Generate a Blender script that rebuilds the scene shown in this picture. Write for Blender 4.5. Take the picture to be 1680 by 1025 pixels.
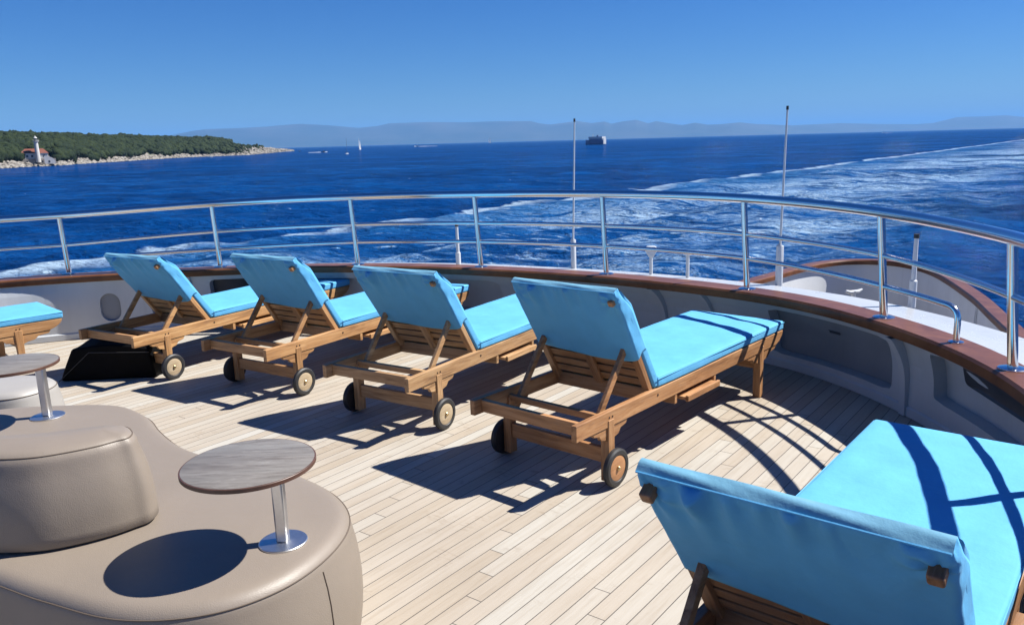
import bpy, bmesh, math, random
import numpy as np
from mathutils import Matrix, Vector
for o in list(bpy.data.objects): bpy.data.objects.remove(o)
SC = bpy.context.scene
COL = SC.collection
R_ = math.radians
rng = np.random.default_rng(7)
random.seed(7)

# ------------------------------------------------------------ camera
CAMH = 1.4914
FPX = 1310.44
PITCH = math.atan((512.5 - 232.2) / FPX); ROLL = 0.0267
def rot_rows(p, r):
    cp, sp = math.cos(p), math.sin(p)
    F = np.array([0, cp, -sp]); R = np.array([1.0, 0, 0]); D = np.array([0, -sp, -cp])
    c, s = math.cos(r), math.sin(r)
    return np.array([c * R + s * D, -s * R + c * D, F])
MS = rot_rows(PITCH, ROLL)                 # camera relative to the level sea
MF = rot_rows(0.2079, 0.0353)              # camera relative to the slightly heeled ship
cam = bpy.data.cameras.new('camera'); co = bpy.data.objects.new('camera', cam); COL.objects.link(co)
cam.sensor_width = 36; cam.lens = FPX / 1680 * 36; cam.clip_start = 0.05; cam.clip_end = 200000
m = Matrix.Identity(4)
for i in range(3):
    m[i][0] = MS[0][i]; m[i][1] = -MS[1][i]; m[i][2] = -MS[2][i]
m[2][3] = CAMH
co.matrix_world = m
SC.camera = co
# ship frame -> world (heel of half a degree)
Q = MS.T @ MF
TD = Matrix.Translation((0, 0, CAMH)) @ Matrix([list(r) for r in Q]).to_4x4() @ Matrix.Translation((0, 0, -CAMH))
SEA_Z = CAMH - 9.0

# ------------------------------------------------------------ light
SUN_AZ, SUN_EL = 12.0, 50.5     # azimuth counter-clockwise from +X
W = bpy.data.worlds.new('World'); SC.world = W; W.use_nodes = True
nt = W.node_tree; bg = nt.nodes['Background']
sky = nt.nodes.new('ShaderNodeTexSky'); sky.sky_type = 'NISHITA'; sky.sun_disc = False
sky.sun_elevation = R_(SUN_EL); sky.sun_rotation = R_(90 - SUN_AZ)
sky.altitude = 0; sky.air_density = 1.0; sky.dust_density = 0.15; sky.ozone_density = 6.0
hs_ = nt.nodes.new('ShaderNodeHueSaturation'); hs_.inputs['Saturation'].default_value = 1.25; nt.links.new(sky.outputs[0], hs_.inputs['Color'])
mx_ = nt.nodes.new('ShaderNodeMix'); mx_.data_type = 'RGBA'; mx_.blend_type = 'MULTIPLY'; mx_.inputs[0].default_value = 1; mx_.inputs[7].default_value = (.40, .605, .925, 1)
nt.links.new(hs_.outputs[0], mx_.inputs[6]); nt.links.new(mx_.outputs[2], bg.inputs[0]); bg.inputs[1].default_value = 0.053
sun = bpy.data.lights.new('sun', 'SUN'); sun.energy = 5.0; sun.angle = R_(0.53); sun.color = (1, .965, .90)
so = bpy.data.objects.new('sun', sun); COL.objects.link(so)
sd = Vector((math.cos(R_(SUN_EL)) * math.cos(R_(SUN_AZ)), math.cos(R_(SUN_EL)) * math.sin(R_(SUN_AZ)), math.sin(R_(SUN_EL))))
so.rotation_euler = sd.to_track_quat('Z', 'Y').to_euler(); so.location = (3, 0, 6)
SC.view_settings.view_transform = 'Standard'; SC.view_settings.look = 'None'
SC.view_settings.exposure = 1.0; SC.view_settings.gamma = 1
SC.cycles.use_denoising = True
SC.cycles.max_bounces = 8

# ------------------------------------------------------------ materials
def mat(name): 
    M = bpy.data.materials.new(name); M.use_nodes = True
    return M, M.node_tree, M.node_tree.nodes['Principled BSDF']
def node(T, t, **k):
    n = T.nodes.new(t)
    for a, b in k.items(): setattr(n, a, b)
    return n
def lk(T, a, b): T.links.new(a, b)
def mathn(T, op, a, b=None, c=None, clamp=False):
    n = node(T, 'ShaderNodeMath', operation=op); n.use_clamp = clamp
    for i, v in enumerate((a, b, c)):
        if v is None: continue
        if isinstance(v, (int, float)): n.inputs[i].default_value = v
        else: lk(T, v, n.inputs[i])
    return n.outputs[0]
def ramp(T, fac, stops):
    n = node(T, 'ShaderNodeValToRGB'); e = n.color_ramp.elements
    while len(e) < len(stops): e.new(0.5)
    for k, (p, c) in enumerate(stops):
        e[k].position = p; e[k].color = (c[0], c[1], c[2], 1) if not isinstance(c, (int, float)) else (c, c, c, 1)
    lk(T, fac, n.inputs[0]); return n.outputs[0]
def mixc(T, fac, a, b, mode='MIX'):
    n = node(T, 'ShaderNodeMix', data_type='RGBA', blend_type=mode)
    for i, v in ((0, fac), (6, a), (7, b)):
        if isinstance(v, (int, float)): n.inputs[i].default_value = v
        elif isinstance(v, tuple): n.inputs[i].default_value = (*v, 1)
        else: lk(T, v, n.inputs[i])
    return n.outputs[2]
def coords(T, scale=(1, 1, 1), kind='Object', rotz=0, loc=(0, 0, 0)):
    tc = node(T, 'ShaderNodeTexCoord'); mp = node(T, 'ShaderNodeMapping')
    mp.inputs['Scale'].default_value = scale; mp.inputs['Rotation'].default_value = (0, 0, rotz); mp.inputs['Location'].default_value = loc
    lk(T, tc.outputs[kind], mp.inputs[0]); return mp.outputs[0]
def noise(T, vec, scale, detail=4, rough=0.55, dist=0.0):
    n = node(T, 'ShaderNodeTexNoise'); n.inputs['Scale'].default_value = scale; n.inputs['Detail'].default_value = detail
    n.inputs['Roughness'].default_value = rough; n.inputs['Distortion'].default_value = dist
    if vec is not None: lk(T, vec, n.inputs['Vector'])
    return n.outputs['Fac']
def bump(T, h, dist, strength=1.0, normal=None):
    n = node(T, 'ShaderNodeBump'); n.inputs['Distance'].default_value = dist; n.inputs['Strength'].default_value = strength
    lk(T, h, n.inputs['Height'])
    if normal is not None: lk(T, normal, n.inputs['Normal'])
    return n.outputs[0]
def simple(name, col, rough=0.5, metal=0.0, nscale=None, namp=0.15, bumpd=0.0, kind='Object', spec=0.5, coat=0.0):
    M, T, B = mat(name)
    B.inputs['Roughness'].default_value = rough; B.inputs['Metallic'].default_value = metal
    B.inputs['Specular IOR Level'].default_value = spec; B.inputs['Coat Weight'].default_value = coat
    if nscale:
        n = noise(T, coords(T, kind=kind), nscale, 5)
        c = ramp(T, n, [(0.3, tuple(v * (1 - namp) for v in col)), (0.7, tuple(min(1, v * (1 + namp)) for v in col))])
        lk(T, c, B.inputs['Base Color'])
        if bumpd: lk(T, bump(T, n, bumpd), B.inputs['Normal'])
    else: B.inputs['Base Color'].default_value = (*col, 1)
    return M

def teak(name, axis):
    M, T, B = mat(name)
    sc = {'x': (1.2, 14, 14), 'y': (14, 1.2, 14), 'z': (14, 14, 1.2)}[axis]
    oi = node(T, 'ShaderNodeObjectInfo')
    tc = node(T, 'ShaderNodeTexCoord'); mp = node(T, 'ShaderNodeMapping'); mp.inputs['Scale'].default_value = sc
    lk(T, tc.outputs['Object'], mp.inputs[0])
    off = node(T, 'ShaderNodeVectorMath', operation='ADD'); lk(T, mp.outputs[0], off.inputs[0])
    sc3 = mathn(T, 'MULTIPLY', oi.outputs['Random'], 37.0)
    cb = node(T, 'ShaderNodeCombineXYZ'); [lk(T, sc3, cb.inputs[i]) for i in range(3)]
    lk(T, cb.outputs[0], off.inputs[1]); v = off.outputs[0]
    g = noise(T, v, 3.0, 8, 0.65, 0.6); g2 = noise(T, v, 0.7, 3, 0.5, 0.3); g3 = noise(T, v, 16.0, 4, 0.7)
    c = ramp(T, g, [(0.28, (.17, .085, .036)), (0.5, (.37, .21, .098)), (0.72, (.52, .34, .185))])
    c2 = ramp(T, g2, [(0.35, (.78, .74, .70)), (0.65, (1.0, 1.0, 1.0))])
    c = mixc(T, 1.0, c, c2, 'MULTIPLY')
    c = mixc(T, 1.0, c, oi.outputs['Color'], 'MULTIPLY')
    # weathered silver streaks
    c = mixc(T, ramp(T, g3, [(0.52, 0.0), (0.72, 0.35)]), c, (.26, .21, .165))
    lk(T, c, B.inputs['Base Color']); B.inputs['Roughness'].default_value = 0.55
    lk(T, bump(T, g, 0.0012), B.inputs['Normal'])
    return M
TX, TY, TZ = teak('teak_along', 'x'), teak('teak_across', 'y'), teak('teak_upright', 'z')

def deck_mat(th, w=0.066, ln=2.1, name='teak_deck'):
    M, T, B = mat(name)
    tc = node(T, 'ShaderNodeTexCoord'); sp = node(T, 'ShaderNodeSeparateXYZ'); lk(T, tc.outputs['Object'], sp.inputs[0])
    X, Y = sp.outputs[0], sp.outputs[1]
    c, s = math.cos(th), math.sin(th)
    S = mathn(T, 'ADD', mathn(T, 'MULTIPLY', X, c), mathn(T, 'MULTIPLY', Y, s))
    Tt = mathn(T, 'SUBTRACT', mathn(T, 'MULTIPLY', X, s), mathn(T, 'MULTIPLY', Y, c))
    tt = mathn(T, 'DIVIDE', mathn(T, 'ADD', Tt, 20.0), w); idx = mathn(T, 'FLOOR', tt); ft = mathn(T, 'FRACT', tt)
    # butt joints step from plank to plank, with breaks in the stair
    wn0 = node(T, 'ShaderNodeTexWhiteNoise', noise_dimensions='1D'); lk(T, mathn(T, 'FLOOR', mathn(T, 'DIVIDE', mathn(T, 'ADD', idx, 3.0), 11.0)), wn0.inputs['W'])
    sh = mathn(T, 'ADD', mathn(T, 'MULTIPLY', idx, 0.146), mathn(T, 'MULTIPLY', wn0.outputs[0], 2.0))
    ss = mathn(T, 'DIVIDE', mathn(T, 'ADD', mathn(T, 'ADD', S, sh), 40.0), ln); sidx = mathn(T, 'FLOOR', ss); fs = mathn(T, 'FRACT', ss)
    cb = node(T, 'ShaderNodeCombineXYZ'); lk(T, idx, cb.inputs[0]); lk(T, sidx, cb.inputs[1])
    wn = node(T, 'ShaderNodeTexWhiteNoise', noise_dimensions='3D'); lk(T, cb.outputs[0], wn.inputs['Vector'])
    tone = wn.outputs['Value']
    sv = node(T, 'ShaderNodeCombineXYZ'); lk(T, mathn(T, 'MULTIPLY', S, 1.6), sv.inputs[0]); lk(T, mathn(T, 'MULTIPLY', Tt, 26.0), sv.inputs[1]); lk(T, mathn(T, 'MULTIPLY', tone, 50), sv.inputs[2])
    g = noise(T, sv.outputs[0], 2.2, 8, 0.65, 0.4)
    ray = node(T, 'ShaderNodeCombineXYZ'); lk(T, mathn(T, 'MULTIPLY', S, 60.0), ray.inputs[0]); lk(T, mathn(T, 'MULTIPLY', Tt, 16.0), ray.inputs[1]); lk(T, mathn(T, 'MULTIPLY', tone, 80), ray.inputs[2])
    rays = noise(T, ray.outputs[0], 1.0, 3, 0.6, 0.5)
    big = noise(T, tc.outputs['Object'], 1.1, 5, 0.6)
    patch = noise(T, tc.outputs['Object'], 4.5, 4, 0.6)
    base = ramp(T, tone, [(0.0, (.375, .322, .258)), (0.35, (.402, .354, .295)), (0.65, (.415, .376, .322)), (0.88, (.428, .402, .355)), (1.0, (.445, .428, .39))])
    gr = ramp(T, g, [(0.25, (.82, .78, .73)), (0.5, (.95, .94, .92)), (0.75, (1, 1, 1))])
    col = mixc(T, 1.0, base, gr, 'MULTIPLY')
    pm = mathn(T, 'MULTIPLY', ramp(T, patch, [(0.56, 0.0), (0.66, 1.0)]), ramp(T, rays, [(0.5, 0.0), (0.62, 0.35)]))
    col = mixc(T, pm, col, (.22, .165, .115))
    col = mixc(T, 1.0, col, ramp(T, big, [(0.3, (.86, .85, .84)), (0.6, (1, 1, 1))]), 'MULTIPLY')
    sp1 = noise(T, tc.outputs['Object'], 9.0, 2, 0.5)
    col = mixc(T, ramp(T, sp1, [(0.74, 0.0), (0.80, 0.5)]), col, (.15, .135, .125))
    # caulking seams
    e1 = mathn(T, 'GREATER_THAN', mathn(T, 'ABSOLUTE', mathn(T, 'SUBTRACT', ft, 0.5)), 0.5 - 0.0017 / w)
    e2 = mathn(T, 'GREATER_THAN', mathn(T, 'ABSOLUTE', mathn(T, 'SUBTRACT', fs, 0.5)), 0.5 - 0.0017 / ln)
    seam = mathn(T, 'MAXIMUM', e1, e2)
    col = mixc(T, seam, col, (.10, .088, .078))
    lk(T, col, B.inputs['Base Color']); B.inputs['Roughness'].default_value = 0.62
    B.inputs['Specular IOR Level'].default_value = 0.3
    hgt = mathn(T, 'SUBTRACT', mathn(T, 'MULTIPLY', g, 0.35), seam)
    lk(T, bump(T, hgt, 0.0015), B.inputs['Normal'])
    return M
TH = 0.9116
DECK = deck_mat(TH)

def fabric(name, col, amp=0.06):
    M, T, B = mat(name)
    v = coords(T)
    n = noise(T, v, 9, 5, 0.6); fine = noise(T, v, 420, 2, 0.5)
    c = ramp(T, n, [(0.3, tuple(x * (1 - amp) for x in col)), (0.7, tuple(min(1, x * (1 + amp)) for x in col))])
    lk(T, c, B.inputs['Base Color']); B.inputs['Roughness'].default_value = 0.75
    B.inputs['Sheen Weight'].default_value = 0.03; B.inputs['Sheen Roughness'].default_value = 0.5
    B.inputs['Specular IOR Level'].default_value = 0.25
    b1 = bump(T, fine, 0.0004, 0.6); b2 = bump(T, n, 0.006, 0.8, b1)
    lk(T, b2, B.inputs['Normal']); return M
CYAN = fabric('cyan_canvas', (.095, .355, .60))
CYAN2 = fabric('cyan_mesh_band', (.14, .33, .45), 0.10)
RUBBER = simple('black_rubber', (.018, .018, .02), 0.55)
WHEELWOOD, T, B = mat('wheel_disc_wood')
_oi = node(T, 'ShaderNodeObjectInfo'); _n = noise(T, coords(T, (3, 3, 18)), 4, 5)
_c = ramp(T, _n, [(0.3, (.30, .22, .135)), (0.7, (.42, .34, .24))]); lk(T, mixc(T, 1.0, _c, _oi.outputs['Color'], 'MULTIPLY'), B.inputs['Base Color']); B.inputs['Roughness'].default_value = .5
BRASS = simple('old_brass', (.45, .34, .18), 0.35, 1.0, 30, 0.3)
BOLT = simple('dark_bolt', (.05, .04, .035), 0.5, 0.6)
STEEL = simple('polished_steel', (.70, .70, .70), 0.15, 1.0, 6, 0.03)
BRUSHED = simple('brushed_aluminium', (.66, .66, .66), 0.36, 1.0, 60, 0.06)
def varnish():
    M, T, B = mat('varnished_mahogany')
    v = coords(T, (1, 1, 1)); n = noise(T, v, 3.2, 7, 0.65, 1.2); f = noise(T, coords(T, (6, 6, 60)), 4, 6, 0.7)
    c = ramp(T, n, [(0.3, (.10, .037, .016)), (0.55, (.165, .066, .029)), (0.75, (.22, .096, .044))])
    c = mixc(T, 1.0, c, ramp(T, f, [(0.3, (.75, .72, .7)), (0.7, (1, 1, 1))]), 'MULTIPLY')
    lk(T, c, B.inputs['Base Color']); B.inputs['Roughness'].default_value = 0.34; B.inputs['Specular IOR Level'].default_value = .3
    return M
VARN = varnish()
def paint(name, col, rough=0.3, dirt=0.12):
    M, T, B = mat(name)
    n = noise(T, coords(T, (1, 1, .5)), 2.4, 6, 0.65)
    s = noise(T, coords(T, (9, 9, .7)), 2.0, 4, 0.6)
    c = ramp(T, n, [(0.3, tuple(x * (1 - dirt) for x in col)), (0.62, col)])
    c = mixc(T, ramp(T, s, [(0.58, 0.0), (0.75, 0.22)]), c, tuple(x * .7 for x in col))
    lk(T, c, B.inputs['Base Color']); lk(T, ramp(T, n, [(0.3, rough + .15), (0.7, rough)]), B.inputs['Roughness'])
    lk(T, bump(T, n, 0.004, .5), B.inputs['Normal']); return M
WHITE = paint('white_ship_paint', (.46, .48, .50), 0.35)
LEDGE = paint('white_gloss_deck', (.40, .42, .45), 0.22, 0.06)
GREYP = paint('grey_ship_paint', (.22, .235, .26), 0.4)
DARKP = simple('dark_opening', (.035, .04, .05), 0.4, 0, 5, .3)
PLASTIC = simple('white_plastic', (.5, .52, .54), 0.35, 0, 20, 0.04)
BLACKV = simple('black_vinyl', (.0012, .0012, .0016), 0.7, 0, 12, 0.4, 0.004, spec=.12)
def leather(name, col):
    M, T, B = mat(name)
    v = coords(T); big = noise(T, v, 2.2, 5); vo = node(T, 'ShaderNodeTexVoronoi'); vo.inputs['Scale'].default_value = 330; lk(T, v, vo.inputs['Vector'])
    c = ramp(T, big, [(0.3, tuple(x * .93 for x in col)), (0.7, tuple(x * 1.05 for x in col))])
    lk(T, c, B.inputs['Base Color']); lk(T, ramp(T, big, [(0.3, .52), (0.7, .43)]), B.inputs['Roughness'])
    b1 = bump(T, vo.outputs['Distance'], 0.0006, .5); lk(T, bump(T, noise(T, v, 5, 4), 0.006, .5, b1), B.inputs['Normal'])
    return M
LEATHER = leather('taupe_leatherette', (.215, .178, .142))
LEATHER2 = leather('pale_grey_leatherette', (.30, .285, .265))
THREAD = simple('dark_seam', (.10, .075, .055), 0.7)
def tabletop():
    M, T, B = mat('grey_oak_laminate')
    v = coords(T, (1.2, 9, 1), rotz=R_(-38)); n = noise(T, v, 5, 9, 0.7, 1.3); n2 = noise(T, v, 1.6, 3, .5, .6); n3 = noise(T, v, 26, 4, .7, .5)
    c = ramp(T, n, [(0.3, (.085, .072, .060)), (0.5, (.155, .138, .12)), (0.7, (.23, .212, .19))])
    c = mixc(T, ramp(T, n2, [(0.4, 0.0), (0.65, 0.5)]), c, (.22, .21, .192))
    c = mixc(T, ramp(T, n3, [(0.56, 0.0), (0.7, 0.45)]), c, (.12, .10, .085))
    lk(T, c, B.inputs['Base Color']); B.inputs['Roughness'].default_value = 0.45
    lk(T, bump(T, n, 0.0008), B.inputs['Normal']); return M
TABTOP = tabletop(); TABEDGE = simple('brown_edge', (.085, .04, .026), 0.45, 0, 30, .2)

# ------------------------------------------------------------ mesh helpers
class MB:
    def __init__(s): s.v = []; s.f = []
    def add(s, vs, fs):
        b = len(s.v); s.v += [tuple(map(float, v)) for v in vs]; s.f += [tuple(b + i for i in f) for f in fs]; return s
    def box(s, a, b):
        (x0, y0, z0), (x1, y1, z1) = a, b
        vs = [(x0, y0, z0), (x1, y0, z0), (x1, y1, z0), (x0, y1, z0), (x0, y0, z1), (x1, y0, z1), (x1, y1, z1), (x0, y1, z1)]
        return s.add(vs, [(0, 3, 2, 1), (4, 5, 6, 7), (0, 1, 5, 4), (1, 2, 6, 5), (2, 3, 7, 6), (3, 0, 4, 7)])
    def bar(s, p, q, w, t, side=(0, 1, 0)):
        p, q = Vector(p), Vector(q); d = (q - p).normalized(); a = Vector(side); a = (a - d * a.dot(d)).normalized(); b = d.cross(a)
        vs = [c + a * (w / 2 * i) + b * (t / 2 * j) for c in (p, q) for i, j in ((-1, -1), (1, -1), (1, 1), (-1, 1))]
        return s.add(vs, [(3, 2, 1, 0), (4, 5, 6, 7), (0, 1, 5, 4), (1, 2, 6, 5), (2, 3, 7, 6), (3, 0, 4, 7)])
    def prism(s, poly, lo, hi, axis='z'):
        n = len(poly)
        def P(a, b, c): return {'z': (a, b, c), 'y': (a, c, b), 'x': (c, a, b)}[axis]
        vs = [P(a, b, lo) for a, b in poly] + [P(a, b, hi) for a, b in poly]
        fs = [tuple(range(n - 1, -1, -1)), tuple(range(n, 2 * n))] + [(i, (i + 1) % n, n + (i + 1) % n, n + i) for i in range(n)]
        if axis == 'y': fs = [tuple(reversed(f)) for f in fs]
        return s.add(vs, fs)
    def tube(s, pts, r, seg=12, cap=True, closed=False):
        pts = [Vector(p) for p in pts]; n = len(pts); rs = r if hasattr(r, '__len__') else [r] * n
        rings = []; up = None
        for i, p in enumerate(pts):
            a = pts[(i - 1) % n] if (i or closed) else p; b = pts[(i + 1) % n] if (i < n - 1 or closed) else p
            d = (b - a).normalized()
            if up is None: up = Vector((0, 0, 1)) if abs(d.z) < .9 else Vector((1, 0, 0))
            x = (up - d * up.dot(d)).normalized(); y = d.cross(x); up = x
            rings += [p + (x * math.cos(t) + y * math.sin(t)) * rs[i] for t in [2 * math.pi * k / seg for k in range(seg)]]
        fs = []
        for i in range(n if closed else n - 1):
            for k in range(seg):
                j = (i + 1) % n
                fs.append((i * seg + k, i * seg + (k + 1) % seg, j * seg + (k + 1) % seg, j * seg + k))
        if cap and not closed: fs += [tuple(range(seg - 1, -1, -1)), tuple((n - 1) * seg + k for k in range(seg))]
        return s.add(rings, fs)
    def lathe(s, prof, c=(0, 0, 0), axis='z', seg=32):
        vs, fs = [], []
        for r, z in prof:
            for k in range(seg):
                t = 2 * math.pi * k / seg; a, b = r * math.cos(t), r * math.sin(t)
                v = {'z': (a, b, z), 'y': (a, z, -b), 'x': (z, a, b)}[axis]
                vs.append((v[0] + c[0], v[1] + c[1], v[2] + c[2]))
        for i in range(len(prof) - 1):
            for k in range(seg): fs.append((i * seg + k, i * seg + (k + 1) % seg, (i + 1) * seg + (k + 1) % seg, (i + 1) * seg + k))
        fs += [tuple(range(seg - 1, -1, -1)), tuple((len(prof) - 1) * seg + k for k in range(seg))]
        return s.add(vs, fs)
    def rbox(s, a, b, r, nx=10, ny=10, nz=2, disp=None):
        a, b = np.array(a, float), np.array(b, float); c = (a + b) / 2; h = (b - a) / 2
        def ticks(hh, n):
            e = [-hh, -hh + r * .3, -hh + r * .65, -hh + r]; m_ = list(np.linspace(-hh + r, hh - r, n + 1)[1:-1]); return e + m_ + [-x for x in reversed(e)]
        T3 = [ticks(h[i], n) for i, n in enumerate((nx, ny, nz))]; inner = h - r; idx = {}; vs = []; fs = []
        def vid(p):
            k = tuple(np.round(p, 6))
            if k not in idx:
                q = np.array(p); cl = np.clip(q, -inner, inner); d = q - cl; L = np.linalg.norm(d)
                if L > 1e-9: q = cl + d / L * r
                q = q + c
                if disp: q = disp(q)
                idx[k] = len(vs); vs.append(q)
            return idx[k]
        for ax in range(3):
            u, w = [i for i in range(3) if i != ax]
            for sg in (-1, 1):
                for i in range(len(T3[u]) - 1):
                    for j in range(len(T3[w]) - 1):
                        q = []
                        for (ii, jj) in ((i, j), (i + 1, j), (i + 1, j + 1), (i, j + 1)):
                            p = [0, 0, 0]; p[ax] = sg * h[ax]; p[u] = T3[u][ii]; p[w] = T3[w][jj]; q.append(vid(p))
                        flip = (sg > 0) == (ax == 1)
                        fs.append(tuple(reversed(q)) if flip else tuple(q))
        return s.add(vs, fs)
    def build(s, name, mt, parent=None, smooth=True, bevel=0.0, angle=35, seg=2):
        me = bpy.data.meshes.new(name); me.from_pydata(s.v, [], s.f); me.update()
        bm = bmesh.new(); bm.from_mesh(me); bmesh.ops.recalc_face_normals(bm, faces=bm.faces); bm.to_mesh(me); bm.free()
        if smooth: me.shade_smooth(); me.set_sharp_from_angle(angle=R_(angle))
        o = bpy.data.objects.new(name, me); COL.objects.link(o); me.materials.append(mt)
        if parent: o.parent = parent
        if bevel: 
            b = o.modifiers.new('bevel', 'BEVEL'); b.width = bevel; b.segments = seg; b.limit_method = 'ANGLE'; b.angle_limit = R_(40); b.harden_normals = False
        return o
def tag(o, label=None, cat=None, group=None, kind=None):
    if label: o['label'] = label
    if cat: o['category'] = cat
    if group: o['group'] = group
    if kind: o['kind'] = kind
    return o
def empty(name, loc=(0, 0, 0), rz=0.0):
    o = bpy.data.objects.new(name, None); COL.objects.link(o); o.location = loc; o.rotation_euler = (0, 0, rz); o.empty_display_size = .1; return o
SHIP = []          # top-level things and surfaces that stand on the ship
def copy_tree(o, parent=None):
    c = o.copy(); COL.objects.link(c); c.parent = parent
    for ch in list(o.children): copy_tree(ch, c)
    return c
def catmull(P, n=8, closed=False):
    P = [np.array(p, float) for p in P]; N = len(P); out = []
    rngi = range(N) if closed else range(N - 1)
    for i in rngi:
        p0 = P[(i - 1) % N] if (closed or i) else P[0]; p1 = P[i]; p2 = P[(i + 1) % N]; p3 = P[(i + 2) % N] if (closed or i + 2 < N) else P[-1]
        for k in range(n):
            t = k / n; out.append(.5 * ((2 * p1) + (-p0 + p2) * t + (2 * p0 - 5 * p1 + 4 * p2 - p3) * t * t + (-p0 + 3 * p1 - 3 * p2 + p3) * t ** 3))
    if not closed: out.append(P[-1])
    return np.array(out)

# ============================================================ SHIP: curves of the rounded stern
OC = np.array([-2.6, 2.45]); AFT = np.array([math.cos(TH), math.sin(TH)])
def tabfit(tab, deg=4):
    a = np.array(sorted(tab), float); g = np.arange(-45, 120, .5); w = np.exp(-.5 * (np.arange(-24, 25) / 7.0) ** 2); w /= w.sum()
    v = np.interp(np.arange(-57, 132, .5), a[:, 0], a[:, 1]); return g, np.convolve(v, w, 'same')[24:24 + len(g)]
CO = tabfit([(112, 4.31), (110.2, 4.309), (101.5, 4.264), (92.4, 4.263), (88.2, 4.31), (76, 4.44), (65.4, 4.553), (56.9, 4.612), (48.0, 4.722), (40.6, 4.794), (34.9, 4.862), (32.1, 4.902), (28.4, 4.912), (25.2, 4.913), (21.8, 4.863), (18.1, 4.820), (14.9, 4.772), (11.2, 4.709), (8.6, 4.653), (6.2, 4.60), (1, 4.42), (-6, 4.22), (-14, 4.035), (-24, 3.89), (-38, 3.82)])
C_OUT = tabfit([(112, 4.52), (110.8, 4.52), (102.2, 4.453), (93.2, 4.439), (88.9, 4.479), (76, 4.60), (66.3, 4.715), (58.2, 4.776), (49.3, 4.882), (42.2, 4.976), (36.5, 5.034), (33.7, 5.071), (30.3, 5.096), (27.1, 5.092), (23.8, 5.075), (20.7, 5.037), (14.3, 4.943), (11.3, 4.895), (1, 4.60), (-6, 4.40), (-14, 4.215), (-24, 4.07), (-38, 4.0)])
C_POST = tabfit([(112, 4.50), (105.0, 4.43), (88.8, 4.402), (73.4, 4.533), (59.7, 4.678), (46.6, 4.840), (33.3, 4.992), (21.0, 4.965), (9.1, 4.757), (1, 4.52), (-6, 4.32), (-14, 4.135), (-24, 3.99), (-38, 3.92)])
C_WALL = tabfit([(112, 4.26), (104.5, 4.29), (89, 4.38), (75, 4.56), (60, 4.75), (45, 4.95), (33, 5.06), (29.7, 5.08), (23.4, 5.03), (18.5, 4.95), (12, 4.82), (2, 4.56), (-6, 4.34), (-14, 4.155), (-24, 4.01), (-38, 3.94)])
def Rcurve(cf, phi):           # phi in degrees, clamped outside the measured arc
    p = min(max(phi, -38.0), 112.0); return float(np.interp(p, cf[0], cf[1]))
def PT(cf, phi, off=0.0):
    """point on a stern curve; past the quarter points the side runs straight forward"""
    lo, hi = math.degrees(TH) - 90, math.degrees(TH) + 90
    p = min(max(phi, lo), hi); r = Rcurve(cf, p) + off; a = math.radians(p)
    q = OC + r * np.array([math.cos(a), math.sin(a)])
    if phi < lo: q = q - AFT * (lo - phi) * 0.08
    if phi > hi: q = q - AFT * (phi - hi) * 0.08
    return q
def zcf(phi):
    return sum(float(np.interp(phi + d, [40, 48, 57, 65, 88, 93], [.50, .502, .51, .517, .536, .54])) for d in (-8, -4, 0, 4, 8)) / 5
def zadj(z, phi): return z + (zcf(phi) - ZC) if z > .3 else z
ZC = 0.54
PHI = np.arange(-110, 215, 1.25)
def strip(name, prof, mt, parent=None, phis=PHI, closed=True, bevel=0, angle=35):
    """sweep: prof = list of (curve, offset, z) around a cross-section"""
    mb = MB(); vs = []; k = len(prof)
    for ph in phis:
        for cf, off, z in prof:
            x, y = PT(cf, ph, off); vs.append((x, y, zadj(z, ph)))
    fs = []
    for i in range(len(phis) - 1):
        for j in range(k if closed else k - 1):
            j2 = (j + 1) % k; fs.append((i * k + j, i * k + j2, (i + 1) * k + j2, (i + 1) * k + j))
    if closed: fs += [tuple(range(k)), tuple((len(phis) - 1) * k + j for j in range(k))]
    mb.add(vs, fs); return mb.build(name, mt, parent, bevel=bevel, angle=angle)
ZC = 0.54
# deck
mb = MB(); ring = [PT(C_WALL, p, 0.25) for p in PHI]; mb.add([(x, y, 0) for x, y in ring], [tuple(range(len(ring)))])
d = mb.build('deck', DECK, smooth=False); tag(d, 'sunlit pale teak planked deck with thin dark seams', 'deck', kind='structure'); SHIP.append(d)
# bulwark
bw = empty('bulwark', (*PT(C_WALL, 60), 0)); tag(bw, 'curved white bulwark around the stern, with a varnished mahogany top rail', 'bulwark'); SHIP.append(bw)
bwo = Vector(bw.location)
def reparent(o, par): o.parent = par; o.location = -Vector(par.location)
CB = CO
cap = strip('cap_rail', [(CO, 0.0, ZC - .058), (CO, -.004, ZC - .05), (CO, -.004, ZC - .012), (CO, .008, ZC), (C_OUT, -.01, ZC), (C_OUT, 0.002, ZC - .012), (C_OUT, 0.002, ZC - .05), (C_OUT, -.01, ZC - .058)], VARN)
reparent(cap, bw)
out = strip('outer_wall', [(C_WALL, .10, -.25), (C_WALL, .10, .36), (C_OUT, -.04, ZC - .03)], WHITE, closed=False); reparent(out, bw)
sof = strip('cap_underside', [(CO, .01, ZC - .059), (C_OUT, -.03, ZC - .059)], WHITE, closed=False); reparent(sof, bw)
plinth = strip('wall_foot', [(C_WALL, .0, 0.002), (C_WALL, -.012, .004), (C_WALL, -.012, .05), (C_WALL, .0, .06)], WHITE, closed=False); reparent(plinth, bw)

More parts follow.
